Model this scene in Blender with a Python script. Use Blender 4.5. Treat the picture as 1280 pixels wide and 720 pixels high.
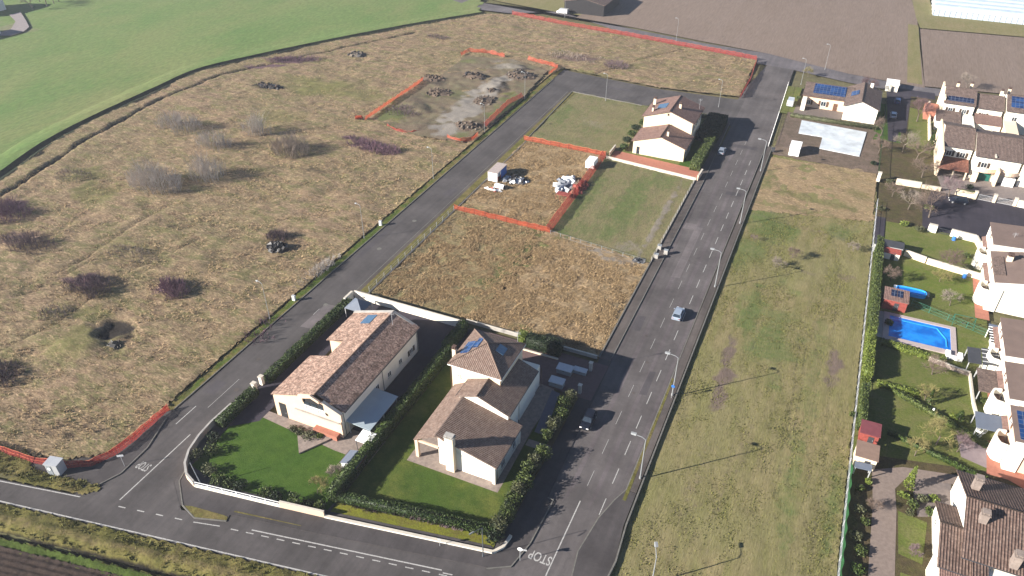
import bpy, math, random
import numpy as np
from mathutils import Vector
random.seed(7); rng = np.random.default_rng(11)
for o in list(bpy.data.objects): bpy.data.objects.remove(o)
S = bpy.context.scene
COL = S.collection
# ---------------------------------------------------------------- camera
HEAD = math.radians(24.1); PITCH = math.radians(35.2); CAMH = 86.0; FPX = 940.0
cd = bpy.data.cameras.new("camera"); cam = bpy.data.objects.new("camera", cd); COL.objects.link(cam)
cam.location = (0, 0, CAMH); cam.rotation_euler = (math.pi/2-PITCH, 0, HEAD)
cd.sensor_width = 36; cd.lens = FPX/1280*36; cd.clip_end = 5000; cd.clip_start = 1
S.camera = cam
# ---------------------------------------------------------------- sky, sun, exposure
EL = math.radians(22.3); AZ = math.radians(49)
W = bpy.data.worlds.new("World"); S.world = W; W.use_nodes = True
sk = W.node_tree.nodes.new('ShaderNodeTexSky'); sk.sky_type = 'NISHITA'; sk.sun_disc = False
sk.sun_elevation = EL; sk.sun_rotation = math.radians(229); sk.air_density = 1.0; sk.dust_density = 0.2; sk.altitude = 3000; sk.ozone_density = 2.0
W.node_tree.links.new(sk.outputs[0], W.node_tree.nodes['Background'].inputs[0])
W.node_tree.nodes['Background'].inputs[1].default_value = 0.05
sl = bpy.data.lights.new("sun", 'SUN'); sl.energy = 5.0; sl.angle = math.radians(0.5); sl.color = (1, .93, .83)
sun = bpy.data.objects.new("sun", sl); COL.objects.link(sun)
SD = Vector((math.cos(EL)*math.sin(AZ), math.cos(EL)*math.cos(AZ), -math.sin(EL)))
sun.rotation_euler = SD.to_track_quat('-Z', 'Y').to_euler()
S.view_settings.view_transform = 'Standard'; S.view_settings.look = 'None'; S.view_settings.gamma = 1
S.view_settings.use_curve_mapping = False; S.view_settings.exposure = 1.66
S.render.engine = 'CYCLES'; HAZE = 0.00019

# ---------------------------------------------------------------- maths helpers
def G(x, y, z=0.0):
    """ground point (at height z) seen at photo pixel x, y"""
    a = (x-640)/FPX; b = -(y-360)/FPX
    fy = math.cos(PITCH)+b*math.sin(PITCH); fz = -math.sin(PITCH)+b*math.cos(PITCH)
    t = (z-CAMH)/fz; X = a*t; Y = fy*t; c, s = math.cos(HEAD), math.sin(HEAD)
    return (X*c-Y*s, X*s+Y*c)
def GP(*pts): return [G(*p) for p in pts]
def srgb(v): v /= 255.; return v/12.92 if v <= .04045 else ((v+.055)/1.055)**2.4
def C(r, g, b, k=1.8): return (srgb(r)/k, srgb(g)/k, srgb(b)/k, 1)

# ---------------------------------------------------------------- materials
def newmat(name, rough=.85, spec=.25):
    m = bpy.data.materials.new(name); m.use_nodes = True
    b = m.node_tree.nodes['Principled BSDF']; b.inputs['Roughness'].default_value = rough
    b.inputs['Specular IOR Level'].default_value = spec
    return m, m.node_tree, b
def nd(nt, t, **kw):
    n = nt.nodes.new(t)
    for k, v in kw.items():
        if k.startswith('i_'): n.inputs[k[2:].replace('_', ' ')].default_value = v
        else: setattr(n, k, v)
    return n
def lk(nt, a, b): nt.links.new(a, b)
def mixc(nt, fac, a, b, blend='MIX'):
    n = nt.nodes.new('ShaderNodeMix'); n.data_type = 'RGBA'; n.blend_type = blend
    if isinstance(fac, float): n.inputs[0].default_value = fac
    else: lk(nt, fac, n.inputs[0])
    for v, i in ((a, 6), (b, 7)):
        if isinstance(v, tuple): n.inputs[i].default_value = v
        else: lk(nt, v, n.inputs[i])
    return n.outputs[2]
def ramp(nt, src, p0, p1, c0=(0, 0, 0, 1), c1=(1, 1, 1, 1)):
    r = nt.nodes.new('ShaderNodeValToRGB'); r.color_ramp.elements[0].position = p0; r.color_ramp.elements[1].position = p1
    r.color_ramp.elements[0].color = c0; r.color_ramp.elements[1].color = c1
    lk(nt, src, r.inputs[0]); return r.outputs[0]
def noise(nt, vec, scale, detail=3, rough=.6):
    n = nd(nt, 'ShaderNodeTexNoise'); n.inputs['Scale'].default_value = scale; n.inputs['Detail'].default_value = detail
    n.inputs['Roughness'].default_value = rough
    if vec: lk(nt, vec, n.inputs['Vector'])
    return n.outputs[0]
def pos(nt, scale=(1, 1, 1), rot=0, obj=False):
    if obj: src = nd(nt, 'ShaderNodeTexCoord').outputs['Object']
    else: src = nd(nt, 'ShaderNodeNewGeometry').outputs['Position']
    mp = nd(nt, 'ShaderNodeMapping'); mp.inputs['Scale'].default_value = scale; mp.inputs['Rotation'].default_value = (0, 0, rot)
    lk(nt, src, mp.inputs[0]); return mp.outputs[0]
def ground_mat(name, c1, c2, c3, big=.05, mid=.5, fine=3., stretch=(1, 1, 1), rot=0, bump=.3, attr=None, cpatch=None, rough=.95, isl=0, contrast=.5, extra=None):
    m, nt, b = newmat(name, rough, .1)
    P = pos(nt); Q = pos(nt, stretch, rot)
    col = mixc(nt, ramp(nt, noise(nt, P, big, 4), .38, .62), c1, c2)
    col = mixc(nt, ramp(nt, noise(nt, Q, mid, 5, .7), .42, .7), col, c3)
    if extra:
        e1 = noise(nt, pos(nt, (1, 2.2, 1), rot-.5), .13, 5, .75); col = mixc(nt, ramp(nt, e1, .47, .6), col, extra[0])
        e2 = noise(nt, pos(nt, (1, 2.8, 1), rot+.15), .75, 4, .75); col = mixc(nt, ramp(nt, e2, .52, .68), col, extra[1])
        e3 = noise(nt, pos(nt, (.8, 3.2, 1), rot), .42, 3, .7); col = mixc(nt, ramp(nt, e3, .31, .38, (.8, .8, .8, 1), (0, 0, 0, 1)), col, extra[2])
    f = noise(nt, Q, fine, 4, .75)
    col = mixc(nt, contrast, col, ramp(nt, f, .3, .72, (.35, .34, .33, 1), (1.6, 1.6, 1.6, 1)), 'MULTIPLY')
    if isl:
        gi = nd(nt, 'ShaderNodeNewGeometry')
        col = mixc(nt, float(isl), col, ramp(nt, gi.outputs['Random Per Island'], 0, 1, (.4, .4, .4, 1), (1.7, 1.65, 1.6, 1)), 'MULTIPLY')
    if attr:
        a = nd(nt, 'ShaderNodeAttribute', attribute_name='patch'); sp = nd(nt, 'ShaderNodeSeparateColor'); lk(nt, a.outputs[0], sp.inputs[0])
        for i, cc in enumerate(cpatch):
            n2 = noise(nt, P, 1.1, 4, .7)
            ad = nd(nt, 'ShaderNodeMath', operation='MULTIPLY_ADD'); lk(nt, n2, ad.inputs[0]); ad.inputs[1].default_value = .9; ad.inputs[2].default_value = -.45
            a2 = nd(nt, 'ShaderNodeMath', operation='ADD'); lk(nt, sp.outputs[i], a2.inputs[0]); lk(nt, ad.outputs[0], a2.inputs[1])
            a3 = nd(nt, 'ShaderNodeMath', operation='MULTIPLY', use_clamp=True)
            lk(nt, ramp(nt, a2.outputs[0], .25, .75), a3.inputs[0]); lk(nt, ramp(nt, sp.outputs[i], .02, .2), a3.inputs[1])
            col = mixc(nt, a3.outputs[0], col, mixc(nt, .45, cc, ramp(nt, f, .3, .72, (.4, .4, .4, 1), (1.5, 1.5, 1.5, 1)), 'MULTIPLY'))
    lk(nt, col, b.inputs['Base Color'])
    if bump:
        bp = nd(nt, 'ShaderNodeBump'); bp.inputs['Strength'].default_value = bump; bp.inputs['Distance'].default_value = .3
        lk(nt, f, bp.inputs['Height']); lk(nt, bp.outputs[0], b.inputs['Normal'])
    return m
def plain(name, c, rough=.6, metal=0, var=.15, scale=1.5, spec=.3, bump=0):
    m, nt, b = newmat(name, rough, spec); b.inputs['Metallic'].default_value = metal
    P = pos(nt, obj=False); n = noise(nt, P, scale, 4, .65)
    k = 1+var; d = 1-var
    lk(nt, mixc(nt, 1.0, c, ramp(nt, n, .3, .7, (d, d, d, 1), (k, k, k*.98, 1)), 'MULTIPLY'), b.inputs['Base Color'])
    if bump:
        bp = nd(nt, 'ShaderNodeBump'); bp.inputs['Strength'].default_value = bump; bp.inputs['Distance'].default_value = .05
        lk(nt, noise(nt, P, 12, 3), bp.inputs['Height']); lk(nt, bp.outputs[0], b.inputs['Normal'])
    return m
def leafmat(name, c1, c2, trans=.25, gloss=.6):
    m, nt, b = newmat(name, gloss, .3)
    g = nd(nt, 'ShaderNodeNewGeometry'); P = pos(nt, obj=False)
    col = mixc(nt, g.outputs['Random Per Island'], c1, c2)
    col = mixc(nt, .6, col, ramp(nt, noise(nt, P, 1.2, 3), .3, .7, (.55, .55, .55, 1), (1.4, 1.4, 1.3, 1)), 'MULTIPLY')
    lk(nt, col, b.inputs['Base Color']); return m
def tilemat(name, c1, c2, tw=.24, th=.38, wave=.6, mott=.5, mort=.5):
    m, nt, b = newmat(name, .8, .2)
    uv = nd(nt, 'ShaderNodeUVMap'); U = uv.outputs[0]
    br = nd(nt, 'ShaderNodeTexBrick'); br.offset = 0.5; br.inputs['Scale'].default_value = 1
    br.inputs['Brick Width'].default_value = tw; br.inputs['Row Height'].default_value = th; br.inputs['Mortar Size'].default_value = .012
    br.inputs['Color1'].default_value = c1; br.inputs['Color2'].default_value = c2
    br.inputs['Mortar'].default_value = tuple(mort*x for x in c1[:3])+(1,); lk(nt, U, br.inputs['Vector'])
    col = mixc(nt, mott, br.outputs[0], ramp(nt, noise(nt, U, .9, 5, .75), .33, .68, (.45, .43, .42, 1), (1.5, 1.47, 1.45, 1)), 'MULTIPLY')
    col = mixc(nt, mott*.8, col, ramp(nt, noise(nt, U, 3.2, 2, .5), .35, .65, (.5, .5, .5, 1), (1.5, 1.45, 1.4, 1)), 'MULTIPLY')
    sx = nd(nt, 'ShaderNodeSeparateXYZ'); lk(nt, U, sx.inputs[0])
    mu = nd(nt, 'ShaderNodeMath', operation='MULTIPLY'); lk(nt, sx.outputs[0], mu.inputs[0]); mu.inputs[1].default_value = 2*math.pi/tw
    sn = nd(nt, 'ShaderNodeMath', operation='SINE'); lk(nt, mu.outputs[0], sn.inputs[0])
    col = mixc(nt, wave*.6, col, ramp(nt, sn.outputs[0], 0, .8, (.45, .45, .45, 1), (1.25, 1.25, 1.25, 1)), 'MULTIPLY')
    lk(nt, col, b.inputs['Base Color'])
    bp = nd(nt, 'ShaderNodeBump'); bp.inputs['Strength'].default_value = wave; bp.inputs['Distance'].default_value = .04
    lk(nt, sn.outputs[0], bp.inputs['Height']); lk(nt, bp.outputs[0], b.inputs['Normal'])
    return m
def pvmat(name='solar cells', c=(.006, .022, .08, 1), c2=(.012, .05, .16, 1)):
    m, nt, b = newmat(name, .15, .6)
    uv = nd(nt, 'ShaderNodeUVMap'); br = nd(nt, 'ShaderNodeTexBrick'); br.offset = 0
    br.inputs['Scale'].default_value = 1; br.inputs['Brick Width'].default_value = 1.0; br.inputs['Row Height'].default_value = 1.0; br.inputs['Mortar Size'].default_value = .035
    br.inputs['Color1'].default_value = c; br.inputs['Color2'].default_value = c2; br.inputs['Mortar'].default_value = (.12, .14, .18, 1)
    lk(nt, uv.outputs[0], br.inputs['Vector']); lk(nt, br.outputs[0], b.inputs['Base Color']); return m
def netmat(name, c, holes=.3):
    m, nt, b = newmat(name, .6, .3)
    P = pos(nt, obj=False); n = noise(nt, P, .9, 3)
    lk(nt, mixc(nt, 1.0, c, ramp(nt, n, .3, .7, (.8, .8, .8, 1), (1.15, 1.15, 1.15, 1)), 'MULTIPLY'), b.inputs['Base Color'])
    b.inputs['Transmission Weight'].default_value = 0; tr = nd(nt, 'ShaderNodeBsdfTranslucent'); tr.inputs[0].default_value = c; mx = nd(nt, 'ShaderNodeMixShader'); mx.inputs[0].default_value = .45; tp = nd(nt, 'ShaderNodeBsdfTransparent'); m2 = nd(nt, 'ShaderNodeMixShader')
    v = nd(nt, 'ShaderNodeTexVoronoi'); v.inputs['Scale'].default_value = 9; lk(nt, P, v.inputs['Vector'])
    lt = nd(nt, 'ShaderNodeMath', operation='GREATER_THAN'); lk(nt, v.outputs['Distance'], lt.inputs[0]); lt.inputs[1].default_value = holes
    lk(nt, b.outputs[0], mx.inputs[1]); lk(nt, tr.outputs[0], mx.inputs[2]); lk(nt, lt.outputs[0], m2.inputs[0]); lk(nt, tp.outputs[0], m2.inputs[1]); lk(nt, mx.outputs[0], m2.inputs[2]); lk(nt, m2.outputs[0], nt.nodes['Material Output'].inputs['Surface']); return m
M = {}
M['wall'] = plain('white plaster', (.72, .68, .60, 1), .9, var=.05, scale=.6)
M['cream'] = plain('cream plaster', (.66, .55, .41, 1), .9, var=.06, scale=.6)
M['peach'] = plain('peach plaster', (.60, .44, .33, 1), .9, var=.06, scale=.7)
M['stone'] = plain('stone paving', C(165, 150, 142), .85, var=.25, scale=1.6)
M['concrete'] = plain('concrete', (.30, .285, .27, 1), .9, var=.2, scale=.8)
M['coping'] = plain('pale coping', (.46, .42, .36, 1), .85, var=.12)
M['kerb'] = plain('kerb concrete', (.12, .115, .105, 1), .9, var=.25, scale=2)
M['glass'] = plain('window glass', (.02, .028, .04, 1), .12, spec=.6, var=.3)
M['skyglass'] = plain('roof window glass', (.05, .10, .17, 1), .15, spec=.8, var=.1)
M['frame'] = plain('white window frame', (.7, .7, .68, 1), .5, var=.03)
M['dark'] = plain('opening shade', (.02, .02, .022, 1), .8)  # near-black colour stands in for the shade inside openings
M['wood'] = plain('brown wood', (.10, .05, .03, 1), .7, var=.25, scale=4)
M['shutter'] = plain('dark wood shutter', (.045, .03, .022, 1), .7, var=.2, scale=4)
M['lampmetal'] = plain('weathered lamp metal', (.22, .23, .24, 1), .6, metal=.1, var=.08)
M['metal'] = plain('galvanised metal', (.46, .47, .49, 1), .45, metal=.3, var=.08)
M['dkmetal'] = plain('dark grey metal', (.05, .052, .06, 1), .5, metal=.2)
M['trunk'] = plain('bark', (.10, .08, .065, 1), .95, var=.3, scale=5)
M['twig'] = plain('grey brown twigs', C(176, 160, 148, 1.7), .95, var=.3, scale=.8)
M['twiggrey'] = plain('pale grey twigs', C(214, 204, 196, 1.6), .95, var=.25, scale=.8)
M['twigpurple'] = plain('purple bramble stems', C(150, 116, 130, 1.7), .95, var=.3, scale=1.0)
M['twigdark'] = plain('dark bramble stems', C(128, 108, 112, 1.6), .95, var=.4, scale=1.2)
M['twiggarden'] = plain('garden tree twigs', C(130, 112, 102), .95, var=.3, scale=.8)
M['twiggarden2'] = plain('grey garden tree twigs', C(150, 138, 128), .95, var=.3, scale=.8)
M['twigplum'] = plain('plum garden tree twigs', C(112, 88, 92), .95, var=.3, scale=.8)
M['twigochre'] = plain('yellow twigs', C(150, 140, 92), .95, var=.25, scale=.8)
M['hedge'] = leafmat('hedge leaves', C(40, 62, 22), C(85, 105, 42))
M['hedgedark'] = leafmat('dark hedge leaves', C(24, 40, 22), C(50, 70, 32))
M['hedgelt'] = leafmat('light hedge leaves', C(90, 110, 40), C(140, 152, 65))
M['shrub'] = leafmat('shrub leaves', C(52, 72, 30), C(104, 116, 56))
M['olive'] = leafmat('grey green leaves', C(72, 78, 52), C(118, 120, 84))
M['orange'] = netmat('orange safety netting', C(236, 112, 78, 1.9), .44)
M['red'] = netmat('red safety netting', C(206, 84, 76, 2.0), .43)
M['whitep'] = plain('white painted metal', (.80, .80, .80, 1), .4, var=.05)
M['greyp'] = plain('grey painted metal', (.22, .24, .26, 1), .5, var=.08)
M['bluep'] = plain('blue plastic', (.03, .13, .42, 1), .45, var=.15)
M['rusty'] = plain('rusty red metal', (.22, .05, .04, 1), .7, var=.3, scale=3)
M['terra'] = plain('terracotta paving', C(195, 130, 110), .85, var=.15, scale=1.5)
M['paint'] = None
def asphalt(name, c, patch=.25):
    m, nt, b = newmat(name, .9, .15)
    P = pos(nt); n1 = noise(nt, P, .12, 4, .6); n2 = noise(nt, P, 1.1, 4, .7); n3 = noise(nt, P, 14, 2, .5); L = noise(nt, pos(nt, (1, .06, 1)), .9, 3, .6)
    col = mixc(nt, .8, c, ramp(nt, n1, .35, .65, (1-patch, 1-patch, 1-patch, 1), (1+patch, 1+patch, 1+patch, 1)), 'MULTIPLY')
    col = mixc(nt, .6, col, ramp(nt, L, .35, .65, (.82, .82, .83, 1), (1.16, 1.15, 1.14, 1)), 'MULTIPLY')
    col = mixc(nt, .5, col, ramp(nt, n2, .3, .72, (.78, .78, .78, 1), (1.22, 1.2, 1.2, 1)), 'MULTIPLY')
    col = mixc(nt, .5, col, ramp(nt, n3, .3, .7, (.8, .8, .8, 1), (1.2, 1.2, 1.2, 1)), 'MULTIPLY')
    v = nd(nt, 'ShaderNodeTexVoronoi', feature='DISTANCE_TO_EDGE'); v.inputs['Scale'].default_value = .13
    wp = nd(nt, 'ShaderNodeVectorMath', operation='MULTIPLY_ADD'); cn = nd(nt, 'ShaderNodeTexNoise'); cn.inputs['Scale'].default_value = .6
    lk(nt, P, cn.inputs['Vector']); lk(nt, cn.outputs['Color'], wp.inputs[0]); wp.inputs[1].default_value = (2.5, 2.5, 0); lk(nt, P, wp.inputs[2]); lk(nt, wp.outputs[0], v.inputs['Vector'])
    col = mixc(nt, ramp(nt, v.outputs[0], .004, .010, (.14, .14, .14, 1), (0, 0, 0, 1)), col, (.03, .03, .03, 1))
    lk(nt, col, b.inputs['Base Color']); return m
M['asph'] = asphalt('asphalt', C(109, 104, 104)); M['asphdk'] = asphalt('older asphalt', C(98, 94, 94)); M['asphpv'] = asphalt('pavement asphalt', C(104, 97, 94), .3)
M['asphpv2'] = asphalt('dark pavement asphalt', C(88, 84, 85), .25); M['bluasph'] = asphalt('shade-darkened driveway asphalt', C(72, 68, 78), .2)  # driveway base colour darkened to deepen the shade falling on it
def paintmat():
    m, nt, b = newmat('worn road paint', .8, .2)
    P = pos(nt); n = noise(nt, P, 5, 4, .7)
    lk(nt, mixc(nt, ramp(nt, n, .28, .52), C(120, 115, 112), C(215, 213, 210, 1.9)), b.inputs['Base Color']); return m
M['paint'] = paintmat()

# ---------------------------------------------------------------- mesh helpers
class MB:
    def __init__(s): s.v = []; s.f = []; s.uv = {}
    def add(s, pts, faces):
        k = len(s.v); s.v += [tuple(p) for p in pts]; s.f += [tuple(i+k for i in f) for f in faces]; return s
    def box(s, x0, x1, y0, y1, z0, z1):
        return s.add([(x0, y0, z0), (x1, y0, z0), (x1, y1, z0), (x0, y1, z0), (x0, y0, z1), (x1, y0, z1), (x1, y1, z1), (x0, y1, z1)],
                     [(0, 3, 2, 1), (4, 5, 6, 7), (0, 1, 5, 4), (1, 2, 6, 5), (2, 3, 7, 6), (3, 0, 4, 7)])
    def prism(s, poly, z0, z1):
        n = len(poly); return s.add([(x, y, z0) for x, y in poly]+[(x, y, z1) for x, y in poly],
                     [tuple(range(n-1, -1, -1)), tuple(range(n, 2*n))]+[(i, (i+1) % n, n+(i+1) % n, n+i) for i in range(n)])
    def extr(s, poly3, d):
        n = len(poly3); q = [tuple(a+b for a, b in zip(p, d)) for p in poly3]
        return s.add(list(poly3)+q, [tuple(range(n-1, -1, -1)), tuple(range(n, 2*n))]+[(i, (i+1) % n, n+(i+1) % n, n+i) for i in range(n)])
    def seg(s, p, q, r0, r1=None, n=5, cap=False):
        r1 = r0 if r1 is None else r1
        p = Vector(p); q = Vector(q); d = (q-p)
        if d.length < 1e-6: return s
        d.normalize(); u = d.orthogonal().normalized(); w = d.cross(u)
        a = []
        for c, r in ((p, r0), (q, r1)):
            for i in range(n):
                t = 2*math.pi*i/n; a.append(c+(u*math.cos(t)+w*math.sin(t))*r)
        fs = [(i, (i+1) % n, n+(i+1) % n, n+i) for i in range(n)]
        if cap: fs += [tuple(range(n-1, -1, -1)), tuple(range(n, 2*n))]
        return s.add(a, fs)
    def cyl(s, x, y, z0, z1, r, n=12, r1=None): return s.seg((x, y, z0), (x, y, z1), r, r1, n, True)
    def roofface(s, pts, th=.14):
        """sloping plate: planar polygon pts (CCW from above) with metre UVs, thickness th below"""
        P = [Vector(p) for p in pts]; nrm = (P[1]-P[0]).cross(P[2]-P[0]).normalized()
        if nrm.z < 0: P.reverse(); nrm = -nrm
        up = (Vector((0, 0, 1))-nrm*nrm.z)
        up = up.normalized() if up.length > 1e-4 else Vector((0, 1, 0)); u = up.cross(nrm)
        n = len(P); k = len(s.f)
        s.add(P+[p-Vector((0, 0, th)) for p in P], [tuple(range(n)), tuple(range(2*n-1, n-1, -1))]+[((i+1) % n, i, n+i, n+(i+1) % n) for i in range(n)])
        s.uv[k] = [(p.dot(u), p.dot(up)) for p in P]
        return s
    def build(s, name, mat, parent=None, smooth=False):
        off = Vector(parent.matrix_world.translation) if parent else Vector((0, 0, 0))
        if parent: off = parent_off(parent)
        me = bpy.data.meshes.new(name); me.from_pydata([(v[0]-off[0], v[1]-off[1], v[2]-off[2]) for v in s.v], [], s.f)
        if s.uv:
            L = me.uv_layers.new(name='UVMap')
            for k, uv in s.uv.items():
                for li, c in zip(me.polygons[k].loop_indices, uv): L.data[li].uv = c
        me.materials.append(M[mat] if isinstance(mat, str) else mat)
        if smooth: me.polygons.foreach_set('use_smooth', [True]*len(me.polygons))
        o = bpy.data.objects.new(name, me); COL.objects.link(o)
        if parent: o.parent = parent
        return o
def parent_off(p):
    v = Vector((0, 0, 0))
    while p: v += Vector(p.location); p = p.parent
    return v
def struct(o, kind='structure', label=None):
    o['kind'] = kind
    if label: o['label'] = label
    return o
def tag(o, label, cat, group=None):
    o['label'] = label; o['category'] = cat
    if group: o['group'] = group
    return o
def thing(name, label, cat, loc=(0, 0, 0), group=None):
    o = bpy.data.objects.new(name, None); COL.objects.link(o); o.location = loc; o.empty_display_size = .5
    return tag(o, label, cat, group)
def dup(root, loc, rz=0, label=None, scale=None, group=None):
    def rec(o, par):
        c = o.copy(); COL.objects.link(c)
        if par: c.parent = par
        for ch in list(o.children): rec(ch, c)
        return c
    r = rec(root, None); r.location = loc; r.rotation_euler = (0, 0, rz)
    if scale is not None: r.scale = scale if isinstance(scale, tuple) else (scale,)*3
    if label: r['label'] = label
    if group: r['group'] = group
    return r
def npmesh(name, V, F, mat, parent=None, cols=None, k=4, smooth=False):
    me = bpy.data.meshes.new(name); n = len(F)
    me.vertices.add(len(V)); me.vertices.foreach_set('co', np.asarray(V, dtype=np.float32).ravel())
    me.loops.add(n*k); me.loops.foreach_set('vertex_index', np.asarray(F, dtype=np.int32).ravel())
    me.polygons.add(n); me.polygons.foreach_set('loop_start', np.arange(0, n*k, k, dtype=np.int32)); me.polygons.foreach_set('loop_total', np.full(n, k, dtype=np.int32))
    if smooth: me.polygons.foreach_set('use_smooth', np.ones(n, dtype=bool))
    me.update(calc_edges=True)
    if cols is not None:
        a = me.color_attributes.new('patch', 'FLOAT_COLOR', 'POINT'); a.data.foreach_set('color', np.asarray(cols, dtype=np.float32).ravel())
    me.materials.append(M[mat] if isinstance(mat, str) else mat)
    o = bpy.data.objects.new(name, me); COL.objects.link(o)
    if parent: o.parent = parent
    return o
_zc = [0]
def nz(): _zc[0] += 1; return .004*_zc[0]
def sheet(name, poly, mat, z=None, th=None):
    """flat sheet of ground; with th a raised slab with visible sides"""
    z = nz() if z is None else z
    if th is None: o = MB().add([(x, y, z) for x, y in poly], [tuple(range(len(poly)))]).build(name, mat)
    else: o = MB().prism(poly, z-th, z).build(name, mat)
    if o.data.polygons[0].normal.z < 0 and th is None: o.data.flip_normals()
    return struct(o)
def inpoly(X, Y, poly):
    r = np.zeros(X.shape, bool); n = len(poly)
    for i in range(n):
        x0, y0 = poly[i]; x1, y1 = poly[(i+1) % n]
        if y0 == y1: continue
        c = ((y0 > Y) != (y1 > Y)) & (X < (x1-x0)*(Y-y0)/(y1-y0)+x0); r ^= c
    return r
def vnoise(X, Y, s, seed):
    r = np.random.default_rng(seed).random((256, 256)); x = X/s+1000.3; y = Y/s+1000.7
    xi = np.floor(x).astype(int); yi = np.floor(y).astype(int); fx = x-xi; fy = y-yi; fx = fx*fx*(3-2*fx); fy = fy*fy*(3-2*fy)
    g = lambda a, b: r[a % 256, b % 256]
    return (g(xi, yi)*(1-fx)+g(xi+1, yi)*fx)*(1-fy)+(g(xi, yi+1)*(1-fx)+g(xi+1, yi+1)*fx)*fy-.5
def dseg(X, Y, pts):
    d = np.full(X.shape, 1e9)
    for (x0, y0), (x1, y1) in zip(pts[:-1], pts[1:]):
        dx, dy = x1-x0, y1-y0; t = np.clip(((X-x0)*dx+(Y-y0)*dy)/(dx*dx+dy*dy+1e-9), 0, 1)
        d = np.minimum(d, np.hypot(X-x0-t*dx, Y-y0-t*dy))
    return d
def field(name, poly, step, mat, z0=.02, amps=((.12, 1.2), (.08, .6)), patches=(), lines=(), kind='structure', stretch=None, edge=0, rowdir=None):
    """relief ground: grid inside poly; patches (cx,cy,rx,ry,ang,channel,strength,dz); lines (pts,width,dz,channel,strength)"""
    xs = [p[0] for p in poly]; ys = [p[1] for p in poly]
    gx = np.arange(min(xs), max(xs)+step, step); gy = np.arange(min(ys), max(ys)+step, step)
    X, Y = np.meshgrid(gx, gy, indexing='ij'); nx, ny = X.shape
    jx = (rng.random(X.shape)-.5)*step*.5; jy = (rng.random(X.shape)-.5)*step*.5
    X = X+jx; Y = Y+jy
    fc = inpoly((X[:-1, :-1]+X[1:, 1:])/2, (Y[:-1, :-1]+Y[1:, 1:])/2, poly)
    Z = np.full(X.shape, z0)
    XX, YY = X, Y
    if stretch: a, k = stretch; XX = X*math.cos(a)+Y*math.sin(a); YY = (-X*math.sin(a)+Y*math.cos(a))*k
    for i, (am, sc) in enumerate(amps): Z = Z+am*2*vnoise(XX, YY, sc, 50+i+len(name))
    if rowdir:
        a, per, am = rowdir; Z = Z+am*np.abs(np.sin((-X*math.sin(a)+Y*math.cos(a))*math.pi/per+vnoise(X, Y, 9, 3)*.5))
    Cc = np.zeros(X.shape+(4,)); Cc[..., 3] = 1
    for (cx, cy, rx, ry, ang, ch, st, dz) in patches:
        u = (X-cx)*math.cos(ang)+(Y-cy)*math.sin(ang); v = -(X-cx)*math.sin(ang)+(Y-cy)*math.cos(ang)
        w = np.clip(1.25-np.hypot(u/rx, v/ry)+vnoise(X, Y, max(1.2, min(rx, ry)*.5), 9)*.9, 0, 1); w = w*w*(3-2*w)
        Cc[..., ch] = np.maximum(Cc[..., ch], w*st); Z = Z+dz*w
    for (pts, wd, dz, ch, st) in lines:
        d = dseg(X, Y, pts)+vnoise(X, Y, 2.5, 4)*wd*.5; w = np.clip(1.3-d/wd, 0, 1); w = w*w*(3-2*w)
        Cc[..., ch] = np.maximum(Cc[..., ch], w*st); Z = Z+dz*w
    if edge:
        d = dseg(X, Y, list(poly)+[poly[0]]); Z = z0+(Z-z0)*np.clip(d/edge, 0, 1)
    idx = np.arange(nx*ny).reshape(nx, ny)
    F = np.stack([idx[:-1, :-1], idx[1:, :-1], idx[1:, 1:], idx[:-1, 1:]], -1)[fc]
    used = np.zeros(nx*ny, bool); used[F.ravel()] = True; re = np.cumsum(used)-1
    V = np.stack([X, Y, Z], -1).reshape(-1, 3)[used]; cols = Cc.reshape(-1, 4)[used]
    o = npmesh(name, V, re[F], mat, cols=cols, smooth=True); struct(o, kind)
    return o, (lambda x, y: None)
def tufts(name, poly, n, mat, h=.45, w=.16, z=.05, lean=(.25, .1), per=3, label=None, clump=None, keep=None):
    xs = [p[0] for p in poly]; ys = [p[1] for p in poly]
    X = rng.uniform(min(xs), max(xs), n); Y = rng.uniform(min(ys), max(ys), n); k = inpoly(X, Y, poly)
    if clump: k &= (vnoise(X, Y, clump, 5)+rng.random(n)*.5 > .12)
    if keep is not None: k &= keep(X, Y)
    X = X[k]; Y = Y[k]; n = len(X)
    X = np.repeat(X, per)+rng.normal(0, .15, n*per); Y = np.repeat(Y, per)+rng.normal(0, .15, n*per); n = len(X)
    a = rng.uniform(0, 2*np.pi, n); hh = h*rng.uniform(.5, 1.4, n); ww = w*rng.uniform(.5, 1.4, n)
    dx = np.cos(a)*ww; dy = np.sin(a)*ww
    lx = (lean[0]+rng.normal(0, .35, n))*hh; ly = (lean[1]+rng.normal(0, .35, n))*hh
    V = np.stack([np.stack([X-dx, Y-dy, np.full(n, z)], -1), np.stack([X+dx, Y+dy, np.full(n, z)], -1), np.stack([X+lx, Y+ly, z+hh], -1)], 1).reshape(-1, 3)
    o = npmesh(name, V, np.arange(3*n).reshape(n, 3), mat, k=3); o['kind'] = 'stuff'
    o['label'] = label or name.replace('_', ' '); return o
def leafquads(P, size, rgen=rng, N=None, flat=0.0):
    n = len(P); a = rgen.normal(size=(n, 3)); b = rgen.normal(size=(n, 3))
    if N is not None: a = a+N*flat*0; 
    a /= np.linalg.norm(a, axis=1)[:, None]; b -= a*(a*b).sum(1)[:, None]; b /= np.linalg.norm(b, axis=1)[:, None]
    s = (size*rgen.uniform(.6, 1.4, n))[:, None]; a = a*s; b = b*s*.7
    V = np.stack([P-a, P+b, P+a, P-b], 1).reshape(-1, 3)
    return V, np.arange(4*n).reshape(n, 4)
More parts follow.
